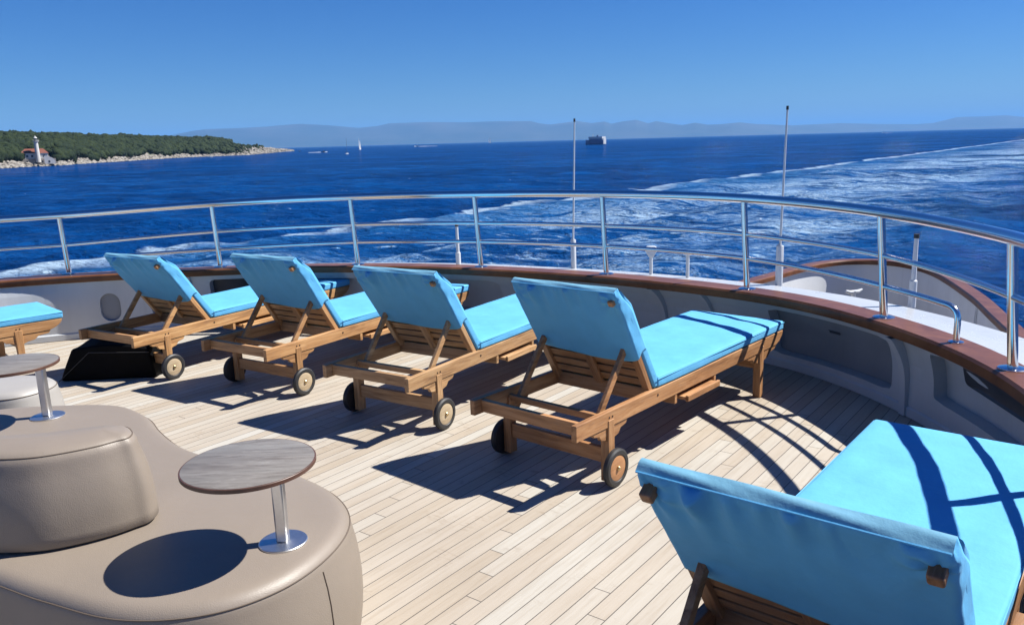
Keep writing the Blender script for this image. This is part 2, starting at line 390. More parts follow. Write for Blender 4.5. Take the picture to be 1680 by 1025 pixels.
def wallpt(phi, z, depth=0.0):
    """inner lining: leans with the cap above (z 0 .. ZC-.06)"""
    t = z / (ZC - .06); z = t * (zcf(phi) - .06); a = PT(C_WALL, phi); b = PT(CO, phi, .03)
    w = max(0, (t - .45) / .55) ** 2 * .8
    q = a * (1 - w) + b * w; n = (q - OC); n /= np.linalg.norm(n); q = q + n * depth
    return (q[0], q[1], z)
def bay(p0, p1, hole=None, depth=.07, back=DARKP, zt=ZC - .06):
    """a bay of lining between phi p0>p1, optionally with a rounded opening (q0,q1,z0,z1,r) cut in it"""
    mb = MB(); N = 48
    def outer(k):
        t = (k / N * 4) % 4; e = int(t); f = t - e
        return [(p0 + (p1 - p0) * f, 0.0), (p1, zt * f), (p1 + (p0 - p1) * f, zt), (p0, zt * (1 - f))][e]
    if hole is None:
        nn = 10
        for i in range(nn):
            for j in range(6):
                a, b = p0 + (p1 - p0) * i / nn, p0 + (p1 - p0) * (i + 1) / nn; z0, z1 = zt * j / 6, zt * (j + 1) / 6
                mb.add([wallpt(a, z0), wallpt(b, z0), wallpt(b, z1), wallpt(a, z1)], [(0, 1, 2, 3)])
        return mb, None
    q0, q1, z0, z1, rf = hole; Rm = 4.6 * math.radians(1)   # metres per degree
    hw, hh = abs(q0 - q1) / 2 * Rm, (z1 - z0) / 2; cx, cz = (q0 + q1) / 2, (z0 + z1) / 2; r = rf * min(hw, hh)
    def inner(k):
        t = (k / N * 4) % 4; e = int(t); f = (t - e)
        sx, sz = [(-1 + 2 * f, -1), (1, -1 + 2 * f), (1 - 2 * f, 1), (-1, 1 - 2 * f)][e]
        x, z = sx * hw, sz * hh; ix, iz = max(-hw + r, min(hw - r, x)), max(-hh + r, min(hh - r, z)); dx, dz = x - ix, z - iz; L = math.hypot(dx, dz)
        if L > 1e-6 and dx and dz: x, z = ix + dx / L * r, iz + dz / L * r
        sgn = -1 if p0 > p1 else 1
        return (cx + sgn * x / Rm, cz + z)
    O_ = [outer(k) for k in range(N)]; I = [inner(k) for k in range(N)]; L = 5
    vs = []
    for k in range(N):
        for l in range(L + 1):
            t = l / L; a = O_[k][0] * (1 - t) + I[k][0] * t; z = O_[k][1] * (1 - t) + I[k][1] * t; vs.append(wallpt(a, z))
        vs.append(wallpt(I[k][0], I[k][1], .008)); vs.append(wallpt(I[k][0], I[k][1], depth))
    M_ = L + 3; fs = [(k * M_ + l, ((k + 1) % N) * M_ + l, ((k + 1) % N) * M_ + l + 1, k * M_ + l + 1) for k in range(N) for l in range(M_ - 1)]
    mb.add(vs, fs)
    b2 = MB(); vv = [wallpt(I[k][0], I[k][1], depth - .002) for k in range(N)]; c = wallpt(cx, cz, depth - .002); b2.add(vv + [c], [(k, (k + 1) % N, N) for k in range(N)])
    return mb, b2
# bays from port (left) round to starboard
bays = [(215, 165, None), (165, 140, (160, 145, .1, .4, .4)), (140, 118, None), (118, 106.2, None), (106.2, 97.4, (101.9, 99.8, .13, .37, .98)), (97.4, 92, (96.6, 94.2, .14, .42, .7)),
        (92, 82, (90, 83.5, .22, .44, .45)), (82, 70, (80, 72, .14, .42, .5)), (70, 56, (68, 58, .14, .42, .5)), (56, 47, None), (47, 39, None), (39, 33, None),
        (33, 19.4, (31.6, 20.4, .10, .43, .28)), (19.4, 17.4, None), (17.4, 1.5, (16.4, 3.2, .17, .45, .3)), (1.5, -18, (-.5, -15, .14, .44, .35)), (-18, -60, None), (-60, -110, None)]
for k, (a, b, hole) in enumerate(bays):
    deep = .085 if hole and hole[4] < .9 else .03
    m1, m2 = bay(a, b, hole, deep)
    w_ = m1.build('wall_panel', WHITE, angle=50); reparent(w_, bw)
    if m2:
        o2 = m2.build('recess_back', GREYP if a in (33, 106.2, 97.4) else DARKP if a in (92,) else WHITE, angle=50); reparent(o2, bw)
# web frames standing proud of the lining
for ph, dd in ((92.2, .03), (55.6, .06), (41.5, .07), (37, .05), (19.0, .07), (1.4, .06)):
    mb = MB(); pts = []; n_ = 12
    for s_ in (-.28, .28):
        for i in range(n_ + 1):
            z = .004 + (ZC - .066) * i / n_; pr = dd * (.35 + .65 * (i / n_) ** 2.2); pts.append(wallpt(ph + s_, z, .002)); pts.append(wallpt(ph + s_, z, -pr))
    m2_ = 2 * (n_ + 1); fs = []
    for i in range(n_):
        a = 2 * i; fs += [(a, a + 2, a + 3, a + 1), (m2_ + a, m2_ + a + 1, m2_ + a + 3, m2_ + a + 2), (a + 1, a + 3, m2_ + a + 3, m2_ + a + 1)]
    mb.add(pts, fs); o_ = mb.build('web_frame', WHITE, angle=50); reparent(o_, bw)
# slots in the recess: a vent slot and a small inner window
def wallplate(name, a, b, z0, z1, r, dep, mt):
    mb = MB(); N = 24; vs = []
    Rm = 4.6 * math.radians(1); hw, hh = abs(a - b) / 2 * Rm, (z1 - z0) / 2; r = r * min(hw, hh)
    RG = 7
    for g_ in range(RG):
        sc_ = 1 - g_ / RG
        for k in range(N):
            t = 2 * math.pi * (k + .5) / N; x, z = math.cos(t), math.sin(t); x = (hw - r) * (1 if x > 0 else -1) + r * x; z = (hh - r) * (1 if z > 0 else -1) + r * z
            vs.append(wallpt((a + b) / 2 - x * sc_ / Rm, (z0 + z1) / 2 + z * sc_, dep))
    mb.add(vs + [wallpt((a + b) / 2, (z0 + z1) / 2, dep)], [(g_ * N + k, g_ * N + (k + 1) % N, (g_ + 1) * N + (k + 1) % N, (g_ + 1) * N + k) for g_ in range(RG - 1) for k in range(N)] + [((RG - 1) * N + k, (RG - 1) * N + (k + 1) % N, RG * N) for k in range(N)])
    o = mb.build(name, mt); reparent(o, bw); return o
wallplate('vent_slot', 27.6, 26.0, .315, .335, .9, .070, DARKP)
wallplate('inner_window', 14.4, 5.0, .31, .42, .5, .066, DARKP)

# ledge and hull outside the bulwark
LED = .46
hull = empty('ship_hull', (*PT(C_OUT, 45, .4), 0)); tag(hull, 'glossy white hull top seen as a ledge just outside the curved bulwark', 'ship hull'); SHIP.append(hull)
led = strip('ledge', [(C_OUT, -.02, ZC - .045), (C_OUT, LED - .03, ZC - .062), (C_OUT, LED, ZC - .075), (C_OUT, LED + .004, ZC - .13), (C_OUT, LED - .05, ZC - .16)], LEDGE, closed=False); reparent(led, hull)
hl = strip('topsides', [(C_OUT, LED - .05, ZC - .16), (C_OUT, LED - .12, -.6), (C_OUT, LED - .2, -3.4), (C_OUT, LED - .7, SEA_Z + .0), (C_OUT, LED - 1.2, SEA_Z - .8)], WHITE, closed=False); reparent(hl, hull)

# lower stern bulwark beyond the ledge
sb = empty('stern_bulwark', (5.4, 11.5, -1.6)); tag(sb, 'lower grey-walled bulwark with wooden cap at the right, beyond the white ledge', 'bulwark'); SHIP.append(sb)
SBP = catmull([(.6, 9.2), (2.1, 10.8), (3.94, 12.5), (5.0, 13.5), (5.7, 13.95), (6.3, 13.95), (6.75, 13.5), (6.8, 12.5), (6.32, 10.65), (5.86, 9.34), (5.2, 7.5)], 8)
def sweepcurve(P, prof, z0):
    mb = MB(); vs = []; k = len(prof)
    for i in range(len(P)):
        t = P[min(i + 1, len(P) - 1)] - P[max(i - 1, 0)]; t /= np.linalg.norm(t); n = np.array([-t[1], t[0]])
        for off, z in prof: q = P[i] + n * off; vs.append((q[0], q[1], z0 + z))
    fs = [(i * k + j, i * k + (j + 1) % k, (i + 1) * k + (j + 1) % k, (i + 1) * k + j) for i in range(len(P) - 1) for j in range(k)]
    fs += [tuple(range(k)), tuple((len(P) - 1) * k + j for j in range(k))]
    return mb.add(vs, fs)
c_ = sweepcurve(SBP, [(-.10, -.08), (-.10, -.02), (-.085, 0), (.085, 0), (.10, -.02), (.10, -.08)], -.72).build('cap_rail', VARN); reparent(c_, sb)
SWHITE = paint('stern_white_paint', (.62, .64, .66), .4, .08)
c_ = sweepcurve(SBP, [(-.07, -1.3), (-.05, -.081), (.05, -.081), (.03, -1.3)], -.72).build('wall', SWHITE); reparent(c_, sb)
for i in (10, 66):
    t = SBP[i + 1] - SBP[i - 1]; t /= np.linalg.norm(t); n = np.array([t[1], -t[0]]); p = SBP[i] + n * .07; q = SBP[i] + n * .13
    a = [(p[0], p[1], -.84), (p[0], p[1], -1.95), (q[0], q[1], -1.95)]
    e = t * .02
    c_ = MB().add([(x - e[0], y - e[1], z) for x, y, z in a] + [(x + e[0], y + e[1], z) for x, y, z in a], [(0, 1, 2), (5, 4, 3), (0, 3, 4, 1), (1, 4, 5, 2), (2, 5, 3, 0)]).build('stiffener', WHITE, smooth=False); reparent(c_, sb)
mb = MB(); ring = [tuple(p) for p in SBP]; mb.add([(x, y, -2.0) for x, y in ring], [tuple(range(len(ring)))])
ld = mb.build('lower_deck', DECK, smooth=False); tag(ld, 'lower aft deck inside the stern bulwark', 'deck', kind='structure'); SHIP.append(ld)
c_ = sweepcurve(SBP, [(-.02, -4.0), (-.03, -1.28), (-.085, -1.28), (-.2, -7.0), (.0, -7.0)][:4], -.72).build('lower_hull', WHITE); reparent(c_, sb)
for x, y, rz in ((4.55, 12.35, .7), (5.55, 12.7, .3)):
    cl = empty('mooring_cleat', (x, y, -1.05), rz); tag(cl, ('left' if x < 5 else 'right') + ' small white mooring cleat against the grey inside of the stern bulwark', 'cleat'); SHIP.append(cl)
    MB().tube([(0, 0, -.95), (0, 0, .02)], .035, 10).build('stem', PLASTIC, cl)
    MB().tube([(-.16, 0, .03), (-.08, 0, .0), (.08, 0, .0), (.16, 0, .03)], [.02, .035, .035, .02], 10).build('horn', PLASTIC, cl)

# ------------------------------------------------------------ guard rail
POSTS_OLD = [(163, .49, .04), (149, .49, .04), (134.5, .485, .04), (120, .48, .04), (105.13, .479, .03), (88.9, .538, .03), (73.07, .559, .045), (58.58, .57, .045), (44.8, .576, .035), (31.57, .57, .045), (19.17, .543, .072), (7.48, .507, .06), (-5, .50, .05), (-18, .50, .05), (-32, .50, .05), (-50, .5, .05)]
POSTS = [(163, .49, .05), (149, .49, .05), (134.5, .485, .05), (120, .48, .055), (105.0, .482, .060), (88.8, .543, .05), (73.4, .574, .055), (59.7, .590, .073), (46.6, .600, .036), (33.3, .595, .056), (21.0, .565, .070), (9.1, .535, .055), (-2, .545, .06), (-15, .545, .06), (-30, .53, .06), (-50, .53, .06)]
pp = np.array(POSTS)[::-1]
def rail_h(phi): return float(np.interp(phi, pp[:, 0], pp[:, 1]))
# smooth the heights
def rail_hs(phi): return sum(rail_h(phi + d_) for d_ in (-9, -6, -3, 0, 3, 6, 9)) / 7
def lean(phi): return sum(float(np.interp(phi + d_, pp[:, 0], pp[:, 2])) for d_ in (-8, -4, 0, 4, 8)) / 5
def railpt(phi, frac):
    x, y = PT(C_POST, phi, -lean(phi) * frac); return (x, y, zcf(phi) + (rail_hs(phi) + .008) * frac)
gr = empty('guard_rail', (*PT(C_POST, 45), ZC)); tag(gr, 'polished steel guard rail with posts standing on the wooden bulwark top', 'railing'); SHIP.append(gr)
ph = np.arange(-60, 175, 1.5)
o_ = MB().tube([railpt(p, 1.0) for p in ph], .0285, 20).build('top_rail', STEEL); reparent(o_, gr)
def midf(p): return float(np.interp(p, [0, 9, 21, 33.3, 60, 73.4, 89, 105, 120], [.56, .56, .60, .613, .608, .60, .57, .50, .5]))
def lowf(p): return float(np.interp(p, [21, 33.3, 46.6, 60, 73.4, 89, 98], [.305, .348, .355, .353, .34, .285, .26]))
o_ = MB().tube([railpt(p, midf(p)) for p in ph], .0145, 14).build('middle_rail', STEEL); reparent(o_, gr)
lo_ = [railpt(p, lowf(p)) for p in np.arange(15.4, 98.5, 1.2)]
def bend(pts, phi, first):
    bx = PT(C_POST, phi); end = (bx[0], bx[1], zcf(phi))
    a = Vector(pts[0] if first else pts[-1]); c = Vector(end); k = Vector((c.x, c.y, a.z - .0)); kn = []
    for t in np.linspace(0, 1, 9)[1:]:
        kn.append(tuple(a * (1 - t) ** 2 + k * 2 * t * (1 - t) + Vector((c.x, c.y, a.z - .07)) * t ** 2))
    kn.append(end); return kn
b1 = bend(lo_, 14.4, True); b2_ = bend(lo_, 99.6, False)
o_ = MB().tube(list(reversed(b1)) + lo_ + b2_, .0145, 14).build('lower_rail', STEEL); reparent(o_, gr)
for p in (14.4, 99.6):
    x, y = PT(C_POST, p); o_ = MB().lathe([(.034, 0.0), (.034, .004), (.018, .009)], (x, y, zcf(p) + .0005), seg=20).build('flange', STEEL); reparent(o_, gr)
for p, hh, le in POSTS:
    a = Vector(railpt(p, 0.0)); b = Vector(railpt(p, .97))
    x, y = PT(C_POST, p); en = empty('post', (0, 0, 0))
    bpy.data.objects.remove(en)
    o_ = MB().tube([a, b], .0205, 18).build('post', STEEL); reparent(o_, gr)
    f_ = MB().lathe([(.056, 0.0), (.056, .004), (.05, .007), (.026, .011)], (x, y, zcf(p) + .0005), seg=28).build('flange', STEEL, o_)

# ------------------------------------------------------------ aerials and vents on the ledge
def pole(name, xy, h, rb, hb, rt, label, cat, tip=True, group=None, lean_=(0, 0), z0=.38):
    z0 = z0 - .012
    e = empty(name, (xy[0], xy[1], z0)); tag(e, label, cat, group); SHIP.append(e)
    MB().tube([(0, 0, 0), (0, 0, hb * .97), (lean_[0] * hb / h, 0, hb)], [rb, rb, rb * .75], 14).build('base', PLASTIC, e)
    MB().tube([(0, 0, hb * .9), (lean_[0], lean_[1], h)], [rt * 1.25, rt], 10).build('rod', PLASTIC, e)
    if tip: MB().tube([(lean_[0], lean_[1], h - .004), (lean_[0], lean_[1], h + .022)], [rt * 1.35, rt * 1.25], 10).build('tip', RUBBER, e)
    return e
pole('whip_aerial', (.534, 6.67), 1.225, .022, .27, .0062, 'tall thin white whip aerial standing alone left of the centre rail posts', 'aerial', z0=.438, lean_=(.028, 0))
pole('whip_aerial', (1.925, 5.65), 1.235, .026, .30, .0068, 'tall white whip aerial in a thick socket, rising at the right before the wake', 'aerial', lean_=(.018, 0), z0=.435)
pole('short_aerial', (-.456, 6.98), .37, .022, .14, .012, 'short stubby white aerial nearest the second and third loungers, left of centre', 'aerial', z0=.449)
pole('short_aerial', (2.46, 4.80), .43, .022, .17, .0125, 'short white aerial with a black tip in front of the lower stern bulwark', 'aerial', z0=.435)
v = empty('vent_pipe', (1.11, 6.24, .43)); tag(v, 'white pipe with a paddle-shaped head standing on the ledge between rail posts', 'vent'); SHIP.append(v)
MB().tube([(0, 0, 0), (0, 0, .175)], .0135, 12).build('pipe', PLASTIC, v)
MB().prism([(-.016, .15), (.016, .15), (.042, .195), (.045, .225), (.03, .238), (-.03, .238), (-.045, .225), (-.042, .195)], -.02, .02, 'y').build('head', PLASTIC, v, bevel=.006)
v = empty('vent_pipe', (1.355, 6.04, .43)); tag(v, 'white pipe with a flat T-shaped cap standing on the ledge between rail posts', 'vent'); SHIP.append(v)
MB().tube([(0, 0, 0), (0, 0, .19)], .0135, 12).build('pipe', PLASTIC, v)
MB().lathe([(.02, .185), (.032, .19), (.032, .20), (.015, .212)], seg=20).build('cap', PLASTIC, v)

# ============================================================ loungers
LW, LL, LH, RD = .612, 2.063, .3425, .072
HX, BL, ANG0 = .6175, .592, 1.0034
n_ = LW / 2
def back_frame(o, ang): o.location = (HX - .024, 0, LH - .010); o.rotation_euler = (0, math.pi + ang, 0)
def wav(x, y, seeds):
    return sum(a * math.sin(kx * x + ky * y + p) for a, kx, ky, p in seeds)
def make_lounger():
    root = empty('sun_lounger')
    for s in (-1, 1):
        y0, y1 = sorted((s * (n_ - .028), s * n_))
        poly = [(0, LH - RD), (LL - .09, LH - RD), (LL - .045, LH - .055), (LL - .012, LH - .03), (LL, LH - .012), (LL, LH), (0, LH)]
        MB().prism(poly, y0, y1, 'y').build('side_rail', TX, root, bevel=.003, smooth=False)
        # ogee brackets
        def brk(cx, a, b):
            up = LH - RD - .001
            pts = [(cx - a, up), (cx - a + .012, up - .018), (cx - a * .62, up - .026), (cx - a * .5, up - .048), (cx - a * .28, up - .055), (cx, up - .08), (cx + b * .25, up - .058), (cx + b * .48, up - .05), (cx + b * .6, up - .028), (cx + b - .015, up - .02), (cx + b, up)]
            ya, yb = sorted((s * (n_ - .024), s * (n_ - .005)))
            return MB().prism(pts, ya, yb, 'y')
        brk(.25, .13, .14).build('bracket', TX, root, bevel=.002, smooth=False)
        brk(1.77, .17, .21).build('bracket', TX, root, bevel=.002, smooth=False)
        ya, yb = sorted((s * (n_ - .040), s * (n_ + .004)))
        MB().prism([(.226, .018), (.274, .018), (.272, LH - .04), (.228, LH - .04)], ya, yb, 'y').build('leg', TZ, root, bevel=.003, smooth=False)
        MB().prism([(1.752, 0), (1.79, 0), (1.797, LH - .04), (1.745, LH - .04)], ya, yb, 'y').build('leg', TZ, root, bevel=.003, smooth=False)
        for bx in (.238, .262, 1.76, 1.782):
            yy = s * (n_ + .0005)
            MB().lathe([(.0045, 0), (.0045, .0015), (.003, .002)] if s > 0 else [(.003, -.002), (.0045, -.0015), (.0045, 0)], (bx, yy, LH - .028), 'y', 10).build('bolt', BOLT, root)
        MB().lathe([(.006, 0), (.006, .0015)] if s > 0 else [(.006, -.0015), (.006, 0)], (HX + .02, s * (n_ + .0005), LH - .03), 'y', 10).build('bolt', BOLT, root)
        # wheel
        yy = s * (n_ + .024); w = .0145
        wh = MB().lathe([(.059, -w * .8), (.062, -w), (.078, -w), (.0865, -w * .55), (.087, 0), (.0865, w * .55), (.078, w), (.062, w), (.059, w * .8)], (0, 0, 0), 'y', 40).build('wheel', RUBBER, root); wh.location = (.25, yy, .087)
        MB().lathe([(.0595, -w * .72), (.0595, w * .72), (.057, w * .80), (.03, w * .84), (.012, w * .84)] if s > 0 else [(.012, -w * .84), (.03, -w * .84), (.057, -w * .80), (.0595, -w * .72), (.0595, w * .72)], (0, 0, 0), 'y', 40).build('wheel_disc', WHEELWOOD, wh)
        MB().lathe([(.011, 0), (.011, w + .003), (.006, w + .008)] if s > 0 else [(.006, -w - .008), (.011, -w - .003), (.011, 0)], (0, 0, 0), 'y', 14).build('hub', BRASS, wh)
    i_ = n_ - .0285
    MB().box((.045, -i_, LH - .064), (.071, i_, LH - .006)).build('end_rail', TY, root, bevel=.003, smooth=False)
    MB().box((.238, -n_ + .041, .098), (.262, n_ - .041, .168)).build('lower_stretcher', TY, root, bevel=.003, smooth=False)
    MB().box((1.758, -n_ + .041, .17), (1.782, n_ - .041, .25)).build('lower_stretcher', TY, root, bevel=.003, smooth=False)
    MB().box((HX + .0, -i_, LH - .07), (HX + .024, i_, LH - .002)).build('crossbar', TY, root, bevel=.003, smooth=False)
    MB().box((1.25, -i_, LH - .066), (1.275, i_, LH - .02)).build('crossbar', TY, root, bevel=.003, smooth=False)
    # seat slats
    mb = MB(); x = HX + .05
    while x < LL - .06: mb.box((x, -i_, LH - .019), (x + .045, i_, LH - .003)); x += .0585
    mb.build('seat_slats', TY, root, bevel=.002, smooth=False)
    # prop with its bar resting between the rails
    for s in (-1, 1):
        MB().bar((.262, s * .232, LH - .045), (.262 + .205, s * .232, LH + .215), .02, .032).build('prop_strut', TX, root, bevel=.003, smooth=False)
    MB().box((.236, -i_, LH - .06), (.262, i_, LH - .03)).build('prop_bar', TY, root, bevel=.003, smooth=False)
    # pull-out side tray
    tr = MB(); tr.box((.86, -n_ - .035, LH - .112), (1.19, -n_ + .11, LH - .096)); tr.box((.86, -n_ - .038, LH - .118), (1.19, -n_ - .022, LH - .088))
    tr.build('side_tray', TX, root, bevel=.002, smooth=False)
    MB().box((.80, -n_ - .001 + .004, LH - .12), (.822, -n_ + .12, LH - RD - .001)).build('tray_runner', TY, root, bevel=.001, smooth=False)
    MB().box((1.20, -n_ - .001 + .004, LH - .12), (1.222, -n_ + .12, LH - RD - .001)).build('tray_runner', TY, root, bevel=.001, smooth=False)
    # seat cushion
    sd_ = [(.0018, 9, 4, 1.), (.0014, 17, -11, 2.), (.001, 5, 23, .4), (.0008, 31, 9, 3.)]
    def dz(q):
        q = q.copy()
        if q[2] > LH + .03:
            ex = min(1, (q[0] - .6) / .06, (LL + .01 - q[0]) / .06, (n_ - abs(q[1])) / .05); ex = max(0, ex)
            q[2] += .005 * ex + wav(q[0] * 1.3, q[1] * 1.3, sd_) * ex
        q[1] += .0025 * math.sin(7 * q[0] + 1) * (1 if q[1] > 0 else -1) * (abs(q[1]) > n_ - .02)
        return q
    MB().rbox((HX + .026, -n_ + .001, LH + .002), (LL + .012, n_ - .001, LH + .0545), .012, 44, 16, 2, dz).build('seat_cushion', CYAN, root, angle=80)
    mb = MB()
    for s in (-1, 1):
        mb.tube([(HX + .02, s * (n_ + .000), LH + .045), (LL + .012, s * (n_ + .0005), LH + .045)], .0022, 6)
    mb.build('piping', CYAN, root)
    # back assembly, in its own tilted frame
    bk = MB()
    for s in (-1, 1):
        ya, yb = sorted((s * .252, s * .288)); bk.box((-.02, ya, -.032), (BL - .015, yb, 0))
    bko = bk.build('backrest', TX, root, bevel=.003, smooth=False); back_frame(bko, ANG0)
    mb = MB(); x = .022
    while x < BL - .05: mb.box((x, -.251, -.03), (x + .040, .251, -.014)); x += .052
    mb.build('slats', TY, bko, bevel=.002, smooth=False)
    MB().box((.0, -.024, -.0138), (BL - .03, .024, .002)).build('centre_batten', TX, bko, bevel=.002, smooth=False)
    def kf(u): t = min(1, max(0, (u - (BL - .17)) / .17)); return t * t * (3 - 2 * t)
    def dz2(q):
        q = q.copy(); q[2] -= .004 * max(0, 1 - (q[1] / n_) ** 2); q[2] = max(q[2], -.036 - .052 * (1 - kf(q[0])) - .002); q[1] *= 1 - .012 * math.sin(math.pi * q[0] / BL); return q
    bc = MB().rbox((-.012, -.298, -.086), (BL - .012, .298, -.034), .014, 18, 14, 2, dz2).build('back_cushion', CYAN, root, angle=80); back_frame(bc, ANG0)
    # hood pulled over the top of the backrest
    NU, NP = 64, 130; hw = .297; rr = .016; rF, rB = -.072, .006
    path = []
    L1 = rB - rr - rF; arc = math.pi / 2 * rr; L2 = 2 * (hw - rr); tot = 2 * L1 + 2 * arc + L2
    def P(s_):
        if s_ < L1: return (-hw, rF + s_, 0)
        s_ -= L1
        if s_ < arc: a = s_ / rr; return (-hw + rr - rr * math.cos(a), rB - rr + rr * math.sin(a), .5)
        s_ -= arc
        if s_ < L2: return (-hw + rr + s_, rB, 1)
        s_ -= L2
        if s_ < arc: a = s_ / rr; return (hw - rr + rr * math.sin(a), rB - rr + rr * math.cos(a), .5)
        s_ -= arc; return (hw, rB - rr - s_, 0)
    us = sorted(set(np.concatenate([np.linspace(0, L1, 9), np.linspace(L1, L1 + arc, 6), np.linspace(L1 + arc, L1 + arc + L2, NP), np.linspace(L1 + arc + L2, L1 + 2 * arc + L2, 6), np.linspace(L1 + 2 * arc + L2, tot, 9)]).round(7)))
    rs_ = random.Random(3)
    ple = [(rs_.uniform(.5, 1), rs_.uniform(25, 110), rs_.uniform(-16, 16), rs_.uniform(0, 6.3)) for _ in range(9)]
    brd = [(rs_.uniform(.4, 1), rs_.uniform(3, 12), rs_.uniform(4, 13), rs_.uniform(0, 6.3)) for _ in range(6)]
    PEG = [(BL - .046, -.270), (BL - .046, .270)]
    vs = []
    for i in range(NU + 1):
        t = i / NU
        for s_ in us:
            y, r, fl = P(s_); r0 = r
            ub = .215 - .030 * (1 - (y / hw) ** 2) + (.012 * math.sin(40 * (r0 - rF)) if fl == 0 else 0) + .004 * math.sin(11 * y + 1)
            u = ub + (BL + .004 - ub) * t ** .9
            dt = BL - u
            if r < rB: r = rB - (rB - r) * (1 - .60 * kf(u))
            pl = sum(a * math.sin(k * y + ku * u + p) for a, k, ku, p in ple) * .0060 * math.exp(-dt / .07)
            br = sum(a * math.sin(k * y + ku * u + p) for a, k, ku, p in brd) * .0065
            bil = .010 * math.sin(math.pi * min(1, max(0, t))) * (1 - (y / hw) ** 2)       # cloth stands off the frame
            pk = 0
            for pu, py in PEG:
                dd = math.hypot(u - pu, y - py); an = math.atan2(u - pu, y - py)
                pk += .0135 * math.exp(-dd / .042) * (.6 + math.sin(6 * an + 1.2)) * (1 - math.exp(-(dd / .022) ** 2))
            edge = 1 - min(1, (t * 14)); hem = .0015 * max(0, edge)
            off = (pl + br + bil + pk) * min(1, (1 - t) / .035) + hem; off = max(off, -.0025) if off > -.0025 else -.0025 + (off + .0025) * .05
            side = .0035 * math.sin(60 * u + 20 * r) * math.exp(-dt / .2) + .0025 * math.sin(24 * u + 2)
            if fl == 1: v3 = (u, y, r + off)
            elif fl == .5: v3 = (u, y + (side * .5 if y > 0 else -side * .5), r + off * .6)
            else: v3 = (u, y + (side if y > 0 else -side) * min(1, (r0 - rF) / .03 + .2), r)
            # rounded shoulders at the very top
            if t > .94: v3 = (v3[0], v3[1] * (1 - .012 * (t - .94) / .06), v3[2] - .004 * (t - .94) / .06)
            vs.append(v3)
    m_ = len(us); mb = MB(); mb.add(vs, [(i * m_ + j, i * m_ + j + 1, (i + 1) * m_ + j + 1, (i + 1) * m_ + j) for i in range(NU) for j in range(m_ - 1)])
    hd = mb.build('hood', CYAN, root, angle=80); back_frame(hd, ANG0)
    sol = hd.modifiers.new('thickness', 'SOLIDIFY'); sol.thickness = .003; sol.offset = -1
    # mesh band closing the top of the hood
    mb = MB(); NB = 60; vs = []
    for i in range(NB + 1):
        y = -hw * .985 + 2 * hw * .985 * i / NB
        for k in range(7):
            r = rB - .036 + .034 * k / 6; vs.append((BL + .005 + .004 * math.sin(math.pi * k / 6) + .0012 * math.sin(22 * y + k), y, r))
    mb.add(vs, [(i * 7 + k, i * 7 + k + 1, (i + 1) * 7 + k + 1, (i + 1) * 7 + k) for i in range(NB) for k in range(6)])
    tb = mb.build('top_band', CYAN2, hd, angle=80)
    MB().tube([(BL + .004, -hw * .98 + 2 * hw * .98 * i / 40, rB - .001) for i in range(41)], .0028, 6).build('seam', CYAN, hd)
    for s in (-1, 1):
        pg = MB().rbox((BL - .060, s * .270 - .0145, -.01), (BL - .031, s * .270 + .0145, .036), .006, 2, 2, 2).build('peg', TZ, root, angle=50); back_frame(pg, ANG0)
    return root
POSE = [(4, .019, 3.32, .842, .0593, (1.0, .86, .74), 'teak sun lounger right of centre with reddish wheels and a rail shadow across its cushion'),
        (3, -.794, 4.06, .988, -.003, (1.12, 1.16, 1.16), 'greyish weathered teak sun lounger in the middle, beside the reddish-wheeled one'),
        (2, -1.724, 4.767, .991, .016, (1.08, 1.0, .86), 'teak lounger between the weathered grey one and the one over the black bag'),
        (1, -2.73, 5.222, 1.024, -.043, (1.18, 1.10, .92), 'farthest left wheeled sun lounger, standing over the folded black bag'),
        (0, -5.01, 4.563, .784, 0., (1.1, 1.0, .85), 'sun lounger cut off by the left edge, only its foot end in the picture'),
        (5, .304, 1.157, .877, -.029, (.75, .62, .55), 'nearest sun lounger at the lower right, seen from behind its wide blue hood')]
proto = make_lounger()
GONE, SUNK = [], []
loungers = [proto] + [copy_tree(proto) for _ in POSE[1:]]
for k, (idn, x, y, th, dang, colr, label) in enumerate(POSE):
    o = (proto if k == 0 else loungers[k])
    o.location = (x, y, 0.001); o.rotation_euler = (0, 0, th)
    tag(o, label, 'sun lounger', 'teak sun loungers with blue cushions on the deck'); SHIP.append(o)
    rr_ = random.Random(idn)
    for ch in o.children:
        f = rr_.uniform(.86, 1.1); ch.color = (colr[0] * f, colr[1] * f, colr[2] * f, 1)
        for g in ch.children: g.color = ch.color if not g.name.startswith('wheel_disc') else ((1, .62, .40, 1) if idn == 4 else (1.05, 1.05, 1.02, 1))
        if ch.name.startswith('peg') and idn != 5 and ch.data.vertices[0].co.y > 0: GONE.append(ch)
        if ch.name.startswith('peg') and idn in (3, 4): SUNK.append(ch)
        if ch.name.split('.')[0] in ('backrest', 'back_cushion', 'hood', 'peg'): ch.rotation_euler = (0, math.pi + ANG0 + dang, 0)

for o in SUNK: o.location.x += .008; o.location.z += .005
for o in GONE: bpy.data.objects.remove(o)
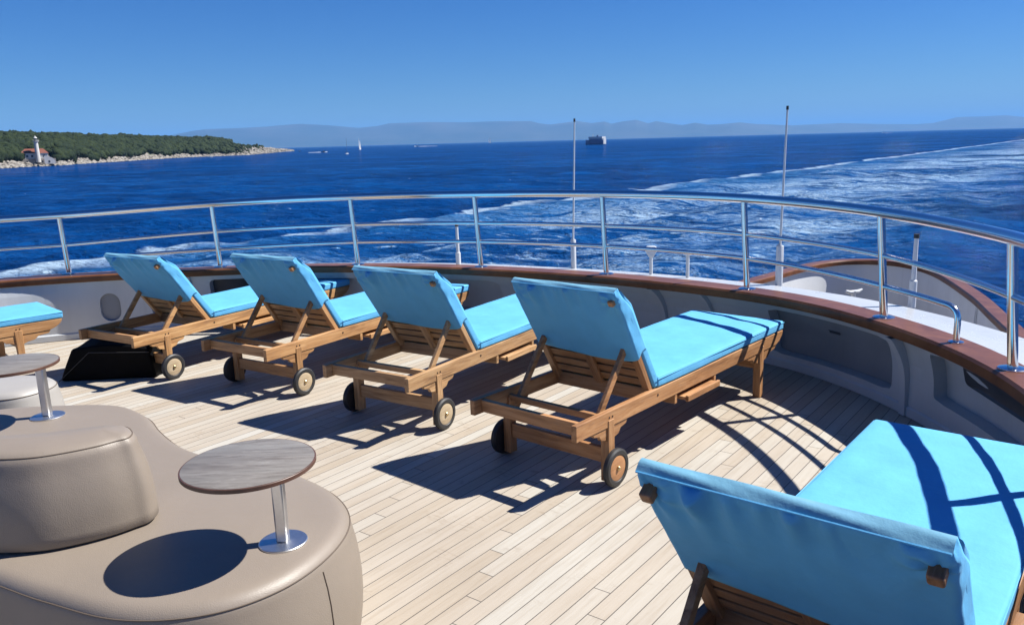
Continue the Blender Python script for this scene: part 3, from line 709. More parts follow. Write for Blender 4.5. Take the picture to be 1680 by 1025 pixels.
# ============================================================ black bag under lounger
bg_ = MB()
def bagd(q):
    q = q.copy(); t = q[2] / .24
    q[0] += .10 * t * (1 if q[0] < 0 else -.25) * 1.0; q[2] += .012 * math.sin(9 * q[0] + 1) * t + .008 * math.sin(17 * q[1]) * t - .03 * t * max(0, q[0]) ; q[1] += .010 * math.sin(8 * q[0] + 12 * q[2]); return q
bg_.rbox((-.33, -.16, 0), (.33, .16, .24), .02, 16, 8, 8, bagd)
bag = empty('black_bag', (-2.79, 5.46, .001), -.0); tag(bag, 'shiny black storage bag pushed under the head end of the far left lounger', 'bag'); SHIP.append(bag)
bg_.build('bag_body', BLACKV, bag, angle=80)
MB().tube([(-.33, -.1765, .002), (-.1, -.176, .20), (.1, -.176, .195), (.31, -.1765, .19)], .003, 6).build('zip', RUBBER, bag)

# ============================================================ sofa island, backrest, tables, pouf
ZS = .40
def cushion_island(name, outline, z0, z1, mt, label, cat, bulge=.02, rtop=.05, seams=(), close=True):
    P_ = catmull(outline, 10, True); c = P_.mean(0); N = len(P_)
    nrm = []
    for i in range(N):
        t = P_[(i + 1) % N] - P_[i - 1]; t /= np.linalg.norm(t); nrm.append(np.array([t[1], -t[0]]))
    nrm = np.array(nrm)
    area = sum(P_[i][0] * P_[(i + 1) % N][1] - P_[(i + 1) % N][0] * P_[i][1] for i in range(N))
    if area < 0: nrm = -nrm
    hgt = z1 - z0; prof = [(-.02, z0), (-.004, z0 + .015)]
    for t in np.linspace(.1, .85, 6): prof.append((bulge * math.sin(math.pi * t) ** .8, z0 + .015 + (hgt - rtop - .015) * t))
    for a in np.linspace(0, 90, 7): prof.append((-rtop * (1 - math.cos(R_(a))), z1 - rtop + rtop * math.sin(R_(a))))
    prof.append((-rtop - .03, z1 + .004))
    vs = []
    for off, z in prof:
        for i in range(N): q = P_[i] + nrm[i] * off; vs.append((q[0], q[1], z))
    K = len(prof); fs = [(k * N + i, k * N + (i + 1) % N, (k + 1) * N + (i + 1) % N, (k + 1) * N + i) for k in range(K - 1) for i in range(N)]
    fs.append(tuple((K - 1) * N + i for i in range(N)))
    o = empty(name, (c[0], c[1], z0)); tag(o, label, cat); SHIP.append(o)
    b = MB().add(vs, fs).build('upholstery', mt, angle=60); reparent(b, o)
    a = R_(28); zt = z1 - rtop + rtop * math.sin(a); of = -rtop * (1 - math.cos(a)) + .0012
    s_ = MB().tube([(P_[i][0] + nrm[i][0] * of, P_[i][1] + nrm[i][1] * of, zt) for i in range(N)], .0022, 6, closed=True).build('edge_seam', THREAD); reparent(s_, o)
    for k in seams:
        i = int(np.argmin(np.hypot(*(P_ - np.array(k)).T)))
        pts = [(P_[i][0] + nrm[i][0] * (f + .001), P_[i][1] + nrm[i][1] * (f + .001), z) for f, z in prof[1:9]]
        s_ = MB().tube(pts, .0018, 6).build('side_seam', THREAD); reparent(s_, o)
    return o
sofa = [(-2.35, 3.49), (-2.08, 3.52), (-1.80, 3.49), (-1.60, 3.33), (-1.47, 3.15), (-1.31, 2.96), (-1.13, 2.82), (-.92, 2.73), (-.74, 2.61), (-.59, 2.45), (-.515, 2.27), (-.53, 2.08), (-.62, 1.90), (-.78, 1.79), (-1.0, 1.78), (-1.25, 1.88), (-1.55, 2.02), (-1.9, 2.06), (-2.3, 2.0), (-2.7, 2.15), (-2.95, 2.5), (-3.0, 2.9), (-2.8, 3.3)]
cushion_island('island_sofa', sofa, 0, ZS, LEATHER, 'low wavy taupe leather island sofa in the lower left corner, carrying two small tables', 'sofa', seams=[(-.56, 2.02), (-1.9, 2.06), (-1.31, 2.96)])
# backrest block standing on it
blk_f = catmull([(-1.115, 2.25), (-1.19, 2.165), (-1.34, 2.085), (-1.52, 2.085), (-1.72, 2.13), (-1.95, 2.2)], 6)
blk_b = catmull([(-2.0, 2.44), (-1.78, 2.375), (-1.58, 2.345), (-1.44, 2.355), (-1.34, 2.385), (-1.26, 2.405)], 6)
outl = [tuple(p) for p in blk_f[::3]] + [tuple(p) for p in blk_b[::3]] + [(-1.18, 2.385), (-1.125, 2.315)]
def backblock():
    P_ = catmull(outl, 6, True); N = len(P_); c = P_.mean(0); vs = []
    nr = []
    for i in range(N):
        t = P_[(i + 1) % N] - P_[i - 1]; t /= np.linalg.norm(t); nr.append((t[1], -t[0]))
    nr = np.array(nr); area = sum(P_[i][0] * P_[(i + 1) % N][1] - P_[(i + 1) % N][0] * P_[i][1] for i in range(N))
    if area < 0: nr = -nr
    H = .285; prof = [(-.012, 0), (.004, .012)] + [(.004 + .012 * math.sin(math.pi * t) - .035 * t, .012 + (H - .045) * t) for t in np.linspace(.12, .95, 6)]
    SPN = catmull([(-1.98, 2.32), (-1.75, 2.25), (-1.55, 2.215), (-1.38, 2.225), (-1.25, 2.28)], 12)
    top0 = prof[-1][0]; z_ = prof[-1][1]; rt = H - z_
    for a in np.linspace(15, 90, 6): prof.append((top0 - rt * (1 - math.cos(R_(a))), z_ + rt * math.sin(R_(a))))
    prof.append((top0 - rt - .008, H + .002))
    for off, z in prof:
        for i in range(N):
            k_ = int(np.argmin(np.hypot(*(SPN - P_[i]).T))); d_ = P_[i] - SPN[k_]; L_ = np.linalg.norm(d_); d_ = d_ / L_; q_ = SPN[k_] + d_ * max(L_ + off, L_ * .3); vs.append((q_[0], q_[1], z))
    for i in range(N):
        k_ = int(np.argmin(np.hypot(*(SPN - P_[i]).T))); vs.append((*(P_[i] * .12 + SPN[k_] * .88), H + .008))
    prof.append((0, H + .008)); K = len(prof); fs = [(k * N + i, k * N + (i + 1) % N, (k + 1) * N + (i + 1) % N, (k + 1) * N + i) for k in range(K - 1) for i in range(N)] + [tuple((K - 1) * N + i for i in range(N)), tuple(range(N))]
    EDG = [vs[10 * N + i] for i in range(N)]
    return P_, EDG, prof, MB().add(vs, fs)
Pb, nb, pf, bmb = backblock()
bb = empty('sofa_backrest', (-1.4, 2.25, ZS + .004)); tag(bb, 'tall curved taupe leather backrest block standing on the island sofa', 'backrest'); SHIP.append(bb)
o_ = bmb.build('upholstery', LEATHER, bb, angle=60); o_.location = (1.4, -2.25, 0)
o_ = MB().tube(nb, .0022, 6, closed=True).build('edge_seam', THREAD, bb); o_.location = (1.4, -2.25, 0)

def side_table(base, ctr, label, ztop=.66):
    e = empty('side_table', (base[0], base[1], ZS + .0045)); tag(e, label, 'side table', 'small round tables on the island sofa'); SHIP.append(e)
    r = .180; dx, dy = ctr[0] - base[0], ctr[1] - base[1]; z = ztop - ZS
    t = MB().lathe([(r - .002, z - .0125), (r, z - .011), (r, z - .001), (r - .001, z)], (dx, dy, 0), seg=72).build('table_edge', TABEDGE, e)
    MB().lathe([(r - .004, z - .002), (r - .004, z + .0006), (r - .005, z + .001)], (dx, dy, 0), seg=72).build('table_top', TABTOP, e)
    MB().box((-.0165, -.0165, .004), (.0165, .0165, z - .0125)).build('post', BRUSHED, e, bevel=.006, seg=3)
    MB().lathe([(.068, 0), (.068, .003), (.066, .0045), (.02, .005)], seg=48).build('base_plate', BRUSHED, e)
    return e
side_table((-.675, 2.10), (-.735, 2.06), 'small round grey wood table at the front lobe of the sofa, whole in the picture')
side_table((-2.03, 3.315), (-2.10, 3.235), 'small round grey table at the far end of the sofa, cut by the left edge')
cushion_island('pouf', [(-2.32, 3.84), (-2.36, 3.98), (-2.52, 4.06), (-2.85, 4.06), (-3.2, 4.0), (-3.5, 3.8), (-3.4, 3.62), (-3.0, 3.64), (-2.6, 3.66), (-2.4, 3.70)], 0, .40, LEATHER2, 'pale grey leather pouf behind the far side table at the left edge', 'pouf')

# ============================================================ SEA
def raydir(u, v):
    return MS.T @ np.array([(u - 840) / FPX, (v - 512.5) / FPX, 1.0])
def seapt(u, v):
    d = raydir(u, v); t = (SEA_Z - CAMH) / d[2]; return np.array([d[0] * t, d[1] * t])
def azpt(u, D):
    """ground point D metres off in the direction of image column u at the horizon"""
    v = 232.2 - .0267 * (u - 840); d = raydir(u, v); h = math.hypot(d[0], d[1]); return np.array([d[0] / h * D, d[1] / h * D])
def build_sea():
    rad = [4.0]
    while rad[-1] < 62000:
        r = rad[-1]; g = 1.009 if r < 120 else (1.013 if r < 500 else (1.03 if r < 3000 else 1.12)); rad.append(r * g)
    rad = np.array(rad)
    ang = np.concatenate([np.linspace(R_(40), R_(140), 900, endpoint=False), np.linspace(R_(140), R_(400), 240, endpoint=False)])
    A, Rr = np.meshgrid(ang, rad); X = Rr * np.cos(A); Y = Rr * np.sin(A)
    Z = np.zeros_like(X); r2 = np.random.default_rng(11)
    cell = np.maximum(Rr * .009, Rr * R_(100) / 900)
    cell = np.where(Rr > 120, Rr * .013, cell); cell = np.where(Rr > 500, Rr * .03, cell); cell = np.where(Rr > 3000, Rr * .12, cell)
    for lam in (1.3, 1.6, 2.0, 2.5, 3.1, 3.8, 4.6, 5.6, 6.8, 8.3, 10.2, 13., 17.):
        for _ in range(3):
            th = R_(-65 + r2.uniform(-38, 38)); k = 2 * math.pi / lam; a = .0125 * lam ** .95 * r2.uniform(.6, 1.2); p = r2.uniform(0, 6.28)
            arg = k * (X * math.cos(th) + Y * math.sin(th)) + p + .8 * np.sin(X * .05 * math.sin(th) * 2 / lam ** .5 + Y * .041 + p)
            s = np.sin(arg); w = (s + .35 * np.cos(2 * arg) * .5)
            Z += a * w * np.clip((lam / cell - 2.5) / 2.5, 0, 1)
    V = np.stack([X.ravel(), Y.ravel(), (Z + SEA_Z).ravel()], 1)
    na, nr = len(ang), len(rad); i = np.arange(nr - 1)[:, None] * na; j = np.arange(na)[None, :]; j2 = (j + 1) % na
    F = np.stack([i + j, i + j2, i + na + j2, i + na + j], -1).reshape(-1, 4)
    me = bpy.data.meshes.new('sea'); me.vertices.add(len(V)); me.vertices.foreach_set('co', V.ravel())
    me.loops.add(F.size); me.loops.foreach_set('vertex_index', F.ravel().astype(np.int32)); me.polygons.add(len(F))
    me.polygons.foreach_set('loop_start', np.arange(0, F.size, 4, dtype=np.int32)); me.polygons.foreach_set('loop_total', np.full(len(F), 4, dtype=np.int32))
    me.update(); me.shade_smooth()
    if me.polygons[0].normal.z < 0: me.flip_normals()
    o = bpy.data.objects.new('sea', me); COL.objects.link(o); return o
sea = build_sea(); tag(sea, 'deep blue choppy sea with the white foaming wake of the ship', 'sea', kind='structure')
def sea_mat():
    M, T, B = mat('sea_water')
    tc = node(T, 'ShaderNodeTexCoord'); sp = node(T, 'ShaderNodeSeparateXYZ'); lk(T, tc.outputs['Object'], sp.inputs[0]); X, Y = sp.outputs[0], sp.outputs[1]
    c, s = float(AFT[0]), float(AFT[1])
    S = mathn(T, 'ADD', mathn(T, 'MULTIPLY', X, c), mathn(T, 'MULTIPLY', Y, s))
    Tt = mathn(T, 'SUBTRACT', mathn(T, 'MULTIPLY', X, s), mathn(T, 'MULTIPLY', Y, c))
    # port edge of the wash, meandering
    e1 = noise(T, coords(T, (.03, .03, .03)), 1.0, 3, .5); e2 = noise(T, coords(T, (.22, .22, .22)), 1.0, 4, .6)
    edge = mathn(T, 'ADD', mathn(T, 'ADD', Tt, WK_T), mathn(T, 'ADD', mathn(T, 'MULTIPLY', mathn(T, 'SUBTRACT', e1, .5), 6.0), mathn(T, 'MULTIPLY', mathn(T, 'SUBTRACT', e2, .5), 6.0)))
    # e = distance inside the edge (metres)
    def band(x, a, b, c_, d_):   # trapezoid
        up = mathn(T, 'DIVIDE', mathn(T, 'SUBTRACT', x, a), max(b - a, 1e-3), clamp=True); dn = mathn(T, 'DIVIDE', mathn(T, 'SUBTRACT', d_, x), max(d_ - c_, 1e-3), clamp=True)
        return mathn(T, 'MULTIPLY', up, dn)
    wob = mathn(T, 'MULTIPLY', mathn(T, 'SUBTRACT', e1, .5), 26.0)
    inside = band(mathn(T, 'ADD', edge, mathn(T, 'MULTIPLY', wob, .0)), 0.0, 4.0, WK_W - 12, WK_W + 6)
    inner = band(mathn(T, 'ADD', edge, wob), 6.0, 26.0, WK_W - 16, WK_W + 8)
    crest = band(edge, -.5, .3, 1.2, 3.6)
    # streaky foam texture
    v1 = coords(T, (.20, .72, .4), rotz=R_(-8)); f1 = noise(T, v1, 1.0, 9, .66, 1.1)
    v2 = coords(T, (.75, 2.3, .9), rotz=R_(-8)); f2 = noise(T, v2, 1.0, 7, .7, .8)
    big = noise(T, coords(T, (.025, .07, .05)), 1.0, 4, .6, .5)
    def ridge(x, k): return mathn(T, 'SUBTRACT', 1.0, mathn(T, 'MULTIPLY', mathn(T, 'ABSOLUTE', mathn(T, 'SUBTRACT', x, .5)), k))
    lace = mathn(T, 'MAXIMUM', mathn(T, 'MULTIPLY', ridge(f2, 13.0), .8), ridge(f1, 16.0), clamp=True)
    dens = mathn(T, 'ADD', mathn(T, 'MULTIPLY', f1, .5), mathn(T, 'MULTIPLY', big, .5))
    patchm = ramp(T, dens, [(.43, .0), (.545, 1.0)])
    solid = ramp(T, mathn(T, 'ADD', mathn(T, 'MULTIPLY', f1, .7), mathn(T, 'MULTIPLY', f2, .3)), [(.57, 0.0), (.66, 1.0)])
    fm = mathn(T, 'MAXIMUM', mathn(T, 'MULTIPLY', mathn(T, 'MULTIPLY', lace, patchm), .62), solid)
    fm = mathn(T, 'MULTIPLY', fm, mathn(T, 'ADD', mathn(T, 'MULTIPLY', inside, .40), mathn(T, 'MULTIPLY', inner, .60)))
    fm = ramp(T, fm, [(.13, 0.0), (.30, .34), (.58, .78)])
    crn = mathn(T, 'MULTIPLY', crest, ramp(T, mathn(T, 'ADD', mathn(T, 'MULTIPLY', e2, .5), mathn(T, 'MULTIPLY', f1, .5)), [(.34, 0.35), (.50, 1.0)]))
    fm = mathn(T, 'MAXIMUM', fm, mathn(T, 'MULTIPLY', crn, .66))
    # whitecaps elsewhere
    wc = noise(T, coords(T, (.22, .5, .3), rotz=R_(20)), 1.0, 5, .6, .4); wcm = ramp(T, wc, [(.715, 0.0), (.74, .9)])
    fm = mathn(T, 'MAXIMUM', fm, wcm, clamp=True)
    # aerated pale-blue water
    aer = mathn(T, 'MULTIPLY', inside, ramp(T, mathn(T, 'ADD', mathn(T, 'MULTIPLY', f1, .5), mathn(T, 'MULTIPLY', big, .5)), [(.42, .05), (.58, .62)]))
    body = mathn(T, 'ADD', mathn(T, 'MULTIPLY', noise(T, coords(T, (.010, .022, .02)), 1.0, 3, .6, .5), .3), mathn(T, 'MULTIPLY', noise(T, coords(T, (.055, .15, .1), rotz=R_(6)), 1.0, 9, .74, .4), .7))  # broad water tone, plus light and shade of wave chop painted into the colour
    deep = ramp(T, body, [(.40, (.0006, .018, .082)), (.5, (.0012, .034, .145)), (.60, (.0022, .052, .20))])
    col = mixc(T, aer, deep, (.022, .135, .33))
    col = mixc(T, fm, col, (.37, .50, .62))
    r1 = noise(T, coords(T, (.55, 1.25, 1), rotz=R_(12)), 1.0, 4, .55, .3)
    r2 = noise(T, coords(T, (2.6, 4.8, 3), rotz=R_(-14)), 1.0, 5, .6, .3)
    r0 = noise(T, coords(T, (.07, .16, 1), rotz=R_(5)), 1.0, 4, .6, .3)
    b = bump(T, r0, 1.8, 1.0); b = bump(T, r1, 1.0, 1.0, b); b = bump(T, r2, .17, 1.0, b)
    # wave-averaged reflection: facets hide each other at grazing view, so the mirror share stays limited
    fr = node(T, 'ShaderNodeFresnel'); fr.inputs['IOR'].default_value = 1.333; lk(T, b, fr.inputs['Normal'])
    fac = mathn(T, 'MINIMUM', fr.outputs[0], .21); fac = mathn(T, 'MULTIPLY', fac, mathn(T, 'SUBTRACT', 1.0, fm))
    df = node(T, 'ShaderNodeBsdfDiffuse'); lk(T, col, df.inputs['Color']); lk(T, b, df.inputs['Normal'])
    gl = node(T, 'ShaderNodeBsdfGlossy'); gl.inputs['Roughness'].default_value = .045; lk(T, b, gl.inputs['Normal'])
    mx = node(T, 'ShaderNodeMixShader'); lk(T, fac, mx.inputs[0]); lk(T, df.outputs[0], mx.inputs[1]); lk(T, gl.outputs[0], mx.inputs[2])
    T.nodes.remove(B); o_ = [n for n in T.nodes if n.type == 'OUTPUT_MATERIAL'][0]; lk(T, mx.outputs[0], o_.inputs['Surface']); return M
WK_T, WK_W = 70.0, 58.0
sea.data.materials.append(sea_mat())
SEAO = sea

# ============================================================ island, woods, lighthouse
shore_tab = [(-420, 600), (-200, 620), (0, 660), (50, 690), (100, 716), (200, 870), (300, 1080), (350, 1130), (406, 1180), (440, 1420), (478, 1950)]
su = np.array([a for a, b in shore_tab], float); sD = np.array([b for a, b in shore_tab], float)
hu = np.array([-420, -200, 0, 60, 150, 220, 300, 350, 388, 405, 420, 445, 478, 484], float)
hz = np.array([23, 23, 22, 22, 21.5, 21.5, 21.5, 19.5, 14.0, 12.0, 12.0, 8.0, 3.0, .4], float)     # ridge of the bare ground above the sea
def fbm(x, y, sc, seed=0, oc=4):
    v = 0; a = 1; t = 0
    for k in range(oc):
        v += a * (np.sin(x / sc * 1.7 + seed + 3.1 * np.sin(y / sc * .9 + seed * 2.)) * np.sin(y / sc * 1.3 - seed + 2.3 * np.sin(x / sc * 1.1 + seed))); t += a; a *= .55; sc *= .47; seed += 1.7
    return v / t
def island_z(u, b, x, y):
    H = np.interp(u, hu, hz); wide = np.interp(u, [-420, 300, 400, 440, 478], [230, 200, 130, 80, 30])
    t = np.clip(b / wide, 0, 1.0); ridge = np.sin(t * math.pi / 2) ** .85
    back = np.clip((b - wide * 1.4) / (wide * 1.2), 0, 1); ridge = ridge * (1 - back ** 2 * 1.05)
    beach = np.clip(b / 12, 0, 1) * 2.2
    z = beach * (H > 1) + ridge * np.maximum(H - 2.2, 0) * np.clip((b - 6) / 30, 0, 1)
    z = z + fbm(x, y, 60, 1) * 1.4 * np.clip(b / 50, 0, 1) + fbm(x, y, 9, 4) * .9 * np.clip((b + 3) / 14, 0, 1) * np.clip(H / 6, .3, 1)
    return z - np.clip(-b / 10, 0, 1) * 3 - back * 4
def island_xy(u, b):
    D = np.interp(u, su, sD) + fbm(u * 3.0, u * 2.0, 40, 2) * 9
    v = 232.2 - .0267 * (u - 840)
    d0 = (u - 840) / FPX; d1 = (v - 512.5) / FPX
    dx = MS[0][0] * d0 + MS[1][0] * d1 + MS[2][0]; dy = MS[0][1] * d0 + MS[1][1] * d1 + MS[2][1]; h = np.hypot(dx, dy)
    return dx / h * (D + b), dy / h * (D + b)
us_ = np.concatenate([np.arange(-420, 0, 6), np.arange(0, 484.1, 1.4)]); bs_ = np.array([-14, -8, -4, -2, 0, 2, 4, 6, 9, 12, 16, 20, 26, 34, 44, 56, 70, 90, 110, 135, 160, 190, 220, 260, 310, 370, 430, 500], float)
UU, BB = np.meshgrid(us_, bs_); XX, YY = island_xy(UU, BB); ZZ = island_z(UU, BB, XX, YY)
nu = len(us_); V = [(float(a), float(b), float(c) + SEA_Z) for a, b, c in zip(XX.ravel(), YY.ravel(), ZZ.ravel())]
F = [(i * nu + j, i * nu + j + 1, (i + 1) * nu + j + 1, (i + 1) * nu + j) for i in range(len(bs_) - 1) for j in range(nu - 1)]
def land_mat():
    M, T, B = mat('limestone_shore')
    n = noise(T, coords(T, (.35, .35, .9)), 1.0, 8, .7); n2 = noise(T, coords(T, (.05, .05, .05)), 1.0, 5, .6)
    c = ramp(T, n, [(.35, (.09, .077, .064)), (.5, (.19, .17, .15)), (.68, (.29, .27, .245))])
    c = mixc(T, ramp(T, n2, [(.52, 0.0), (.62, .8)]), c, (.07, .085, .035))
    lk(T, c, B.inputs['Base Color']); B.inputs['Roughness'].default_value = .9; lk(T, bump(T, n, 1.0), B.inputs['Normal']); return M
LAND = land_mat()
isl = MB().add(V, F).build('island_terrain', LAND, angle=180); tag(isl, 'low island with a pale rocky shoreline running out to a point', 'island', kind='structure')
def ico(sub):
    bm = bmesh.new(); bmesh.ops.create_icosphere(bm, subdivisions=sub, radius=1.0); v = np.array([x.co[:] for x in bm.verts]); f = np.array([[q.index for q in x.verts] for x in bm.faces]); bm.free(); return v, f
def mesh_np(name, V, F, mt, smooth=False):
    k = F.shape[1]; me = bpy.data.meshes.new(name); me.vertices.add(len(V)); me.vertices.foreach_set('co', V.astype(np.float32).ravel())
    me.loops.add(F.size); me.loops.foreach_set('vertex_index', F.ravel().astype(np.int32)); me.polygons.add(len(F))
    me.polygons.foreach_set('loop_start', np.arange(0, F.size, k, dtype=np.int32)); me.polygons.foreach_set('loop_total', np.full(len(F), k, dtype=np.int32))
    me.update()
    if smooth: me.shade_smooth()
    o = bpy.data.objects.new(name, me); COL.objects.link(o); me.materials.append(mt); return o
def forest():
    g = np.random.default_rng(5); iv, if_ = ico(2); n = 15000
    u = g.uniform(-400, 432, n); b = g.uniform(12, 300, n) ** 1.0
    b = np.where(g.random(n) < .5, g.uniform(10, 130, n), b)
    keep = (b > 14 + 7 * np.sin(u * .11) + 5 * np.sin(u * .031)) & ((u < 388 + g.normal(0, 9, n)) | (g.random(n) < .18))
    keep &= ~((u > 36) & (u < 92) & (b < 34))
    u, b = u[keep], b[keep]; x, y = island_xy(u, b); z = island_z(u, b, x, y); n = len(u)
    r = g.uniform(2.0, 4.2, n) * np.where(u > 380, .55, 1); hh = r * g.uniform(.7, 1.0, n); ht = g.uniform(2.0, 5.2, n) * np.where(u > 380, .4, 1)
    V = iv[None] * 1.0; ph = g.uniform(0, 6.28, (n, 1, 3))
    lump = 1 + .20 * np.sin(5 * V[..., 0:1] + ph[..., 0:1]) * np.sin(4 * V[..., 1:2] + ph[..., 1:2]) + .14 * np.sin(9 * V[..., 2:3] + 7 * V[..., 0:1] + ph[..., 2:3]) + g.normal(0, .10, (n, len(iv), 1))
    V = V * lump * np.stack([r, r, hh], 1)[:, None, :] + np.stack([x, y, z + ht + SEA_Z], 1)[:, None, :]
    F = (if_[None] + (np.arange(n) * len(iv))[:, None, None]).reshape(-1, 3)
    M, T, B = mat('pine_foliage')
    a = noise(T, coords(T, (.11, .11, .11)), 1.0, 2, .5); c_ = noise(T, coords(T, (.9, .9, .9)), 1.0, 6, .7)
    c = ramp(T, a, [(.3, (.008, .017, .006)), (.5, (.016, .029, .009)), (.7, (.032, .047, .013))])
    c = mixc(T, 1.0, c, ramp(T, c_, [(.35, (.55, .55, .55)), (.65, (1.15, 1.15, 1.1))]), 'MULTIPLY')
    lk(T, c, B.inputs['Base Color']); B.inputs['Roughness'].default_value = .8; B.inputs['Specular IOR Level'].default_value = .2
    lk(T, bump(T, c_, 1.2), B.inputs['Normal'])
    o = mesh_np('pine_wood', V.reshape(-1, 3), F, M, False); tag(o, 'dense dark green pine wood covering the low island', 'woodland', kind='stuff')
forest()
def rocks():
    g = np.random.default_rng(9); iv, if_ = ico(1); n = 5200
    u = g.uniform(-200, 480, n); b = g.uniform(-1.5, 20, n); hi = (u > 395); b = np.where(hi, g.uniform(-1, 60, n), b)
    x, y = island_xy(u, b); z = island_z(u, b, x, y); r = g.uniform(.5, 1.9, n) * np.where(hi, 1.3, 1); q = g.uniform(.35, .8, n)
    V = iv[None] * (1 + g.normal(0, .22, (n, len(iv), 1))) * np.stack([r * g.uniform(.8, 1.6, n), r, r * q], 1)[:, None, :] + np.stack([x, y, z + .1 + SEA_Z], 1)[:, None, :]
    F = (if_[None] + (np.arange(n) * len(iv))[:, None, None]).reshape(-1, 3)
    M, T, B = mat('shore_rock'); nn = noise(T, coords(T, (.15, .15, .4)), 1.0, 6, .7)
    lk(T, ramp(T, nn, [(.35, (.10, .085, .07)), (.5, (.22, .20, .175)), (.7, (.32, .30, .27))]), B.inputs['Base Color']); B.inputs['Roughness'].default_value = .9
    o = mesh_np('shore_rocks', V.reshape(-1, 3), F, M); tag(o, 'pale limestone boulders strewn along the island shore', 'rocks', kind='stuff')
rocks()

STUCCO = simple('white_stucco', (.45, .44, .42), .8, 0, .6, .08); STONE = simple('pale_stone', (.24, .215, .19), .9, 0, 1.2, .25); TILE = simple('red_roof_tiles', (.16, .05, .03), .8, 0, 2.0, .2); PANE = simple('dark_window', (.03, .035, .045), .15)
def face_rz(xy): return math.atan2(xy[1], xy[0]) - math.pi / 2     # local -Y looks back at the ship
def sea_empty(name, u, D, z=0.0, rz=0.0):
    p = azpt(u, D); return empty(name, (p[0], p[1], SEA_Z + z), face_rz(p) + rz)
px = 694 / FPX
lh = sea_empty('lighthouse', 61.5, 697, 3.0); tag(lh, 'slender white lighthouse tower with a gallery rising behind the stone house', 'lighthouse')
MB().lathe([(1.75, 0), (1.6, 4), (1.35, 14.2), (1.35, 14.6)], seg=20).build('tower', STUCCO, lh)
MB().lathe([(1.5, 14.6), (2.2, 15.1), (2.2, 15.45), (1.2, 15.5)], seg=20).build('gallery', STUCCO, lh)
MB().tube([(2.1 * math.cos(t), 2.1 * math.sin(t), 16.3) for t in np.linspace(0, 2 * math.pi, 20, endpoint=False)], .07, 6, closed=True).build('gallery_rail', STUCCO, lh)
MB().lathe([(1.0, 15.5), (1.0, 17.4)], seg=12).build('lantern', PANE, lh)
MB().lathe([(1.3, 17.4), (1.1, 17.9), (.3, 18.6), (.12, 19.3)], seg=16).build('dome', STUCCO, lh)
hs = sea_empty('stone_house', 61, 702, 1.6); tag(hs, 'two-storey white and stone house with a red roof at the foot of the lighthouse', 'house')
MB().box((-11.6, -4.5, 0), (11.6, 6, 4.0)).build('ground_floor', STONE, hs)
MB().box((-10.6, -3.9, 4.0), (7.0, 5.4, 8.0)).build('upper_floor', STUCCO, hs)
MB().add([(-11.2, -4.4, 8.0), (7.6, -4.4, 8.0), (7.6, 5.9, 8.0), (-11.2, 5.9, 8.0), (-7.6, .8, 11.4), (4.2, .8, 11.4)], [(0, 1, 5, 4), (1, 2, 5), (2, 3, 4, 5), (3, 0, 4), (3, 2, 1, 0)]).build('roof', TILE, hs, smooth=False)
for x in (-6.6, -3.4, 1.0, 4.2):
    w_ = MB().box((x - .7, -3.98, 5.1), (x + .7, -3.85, 6.8)).build('window', PANE, hs, smooth=False)
for x in (-7, 2.8, 6.2):
    w_ = MB().box((x - .6, -4.58, 1.3), (x + .6, -4.45, 2.6)).build('window', PANE, hs, smooth=False)
MB().box((-1.9, -4.58, 0), (-.7, -4.45, 2.6)).build('door', PANE, hs, smooth=False)
an = sea_empty('annex', 79.5, 690, 1.8, 0); tag(an, 'small white annex with a sloping white roof at the right end of the stone house', 'outbuilding')
MB().prism([(-3.2, 0), (3.8, 0), (3.8, 2.2), (2.2, 4.2), (-1.2, 5.8), (-3.2, 5.8)], -2.5, 2.5, 'y').build('wall', STUCCO, an, smooth=False)
MB().box((-.6, -2.58, 1.0), (.5, -2.45, 2.4)).build('window', PANE, an, smooth=False)

# ============================================================ boats
BWHITE = simple('boat_gelcoat', (.5, .51, .52), .3, 0, 2, .05); NAVY = simple('navy_hull', (.09, .145, .26), .4, 0, .3, .2); SAIL = simple('sailcloth', (.5, .5, .49), .7, 0, 1, .05); DGREY = simple('dark_grey_gear', (.04, .045, .06), .5); FOAM = simple('wake_foam', (.45, .48, .52), .9, 0, .6, .1)
def hullmesh(L, Bm, Hf, draft=.3, sheer=.35, n=14, transom=.8):
    vs = []; 
    for i in range(n + 1):
        t = i / n; x = -L / 2 + L * t; w = Bm / 2 * (transom + (1 - transom) * min(1, t * 3)) * (1 - max(0, (t - .45) / .55) ** 2.2); zt = Hf * (1 + sheer * t ** 2)
        w = max(w, .02)
        vs += [(x, -w, zt), (x + .04 * L * t ** 3 * 0, -w * .86, 0), (x, 0, -draft), (x, w * .86, 0), (x, w, zt)]
    fs = [(i * 5 + j, i * 5 + j + 1, (i + 1) * 5 + j + 1, (i + 1) * 5 + j) for i in range(n) for j in range(4)]
    fs += [(i * 5 + 4, i * 5, (i + 1) * 5, (i + 1) * 5 + 4) for i in range(n)] + [(0, 1, 2, 3, 4), tuple(n * 5 + j for j in range(5))]
    return MB().add(vs, fs)
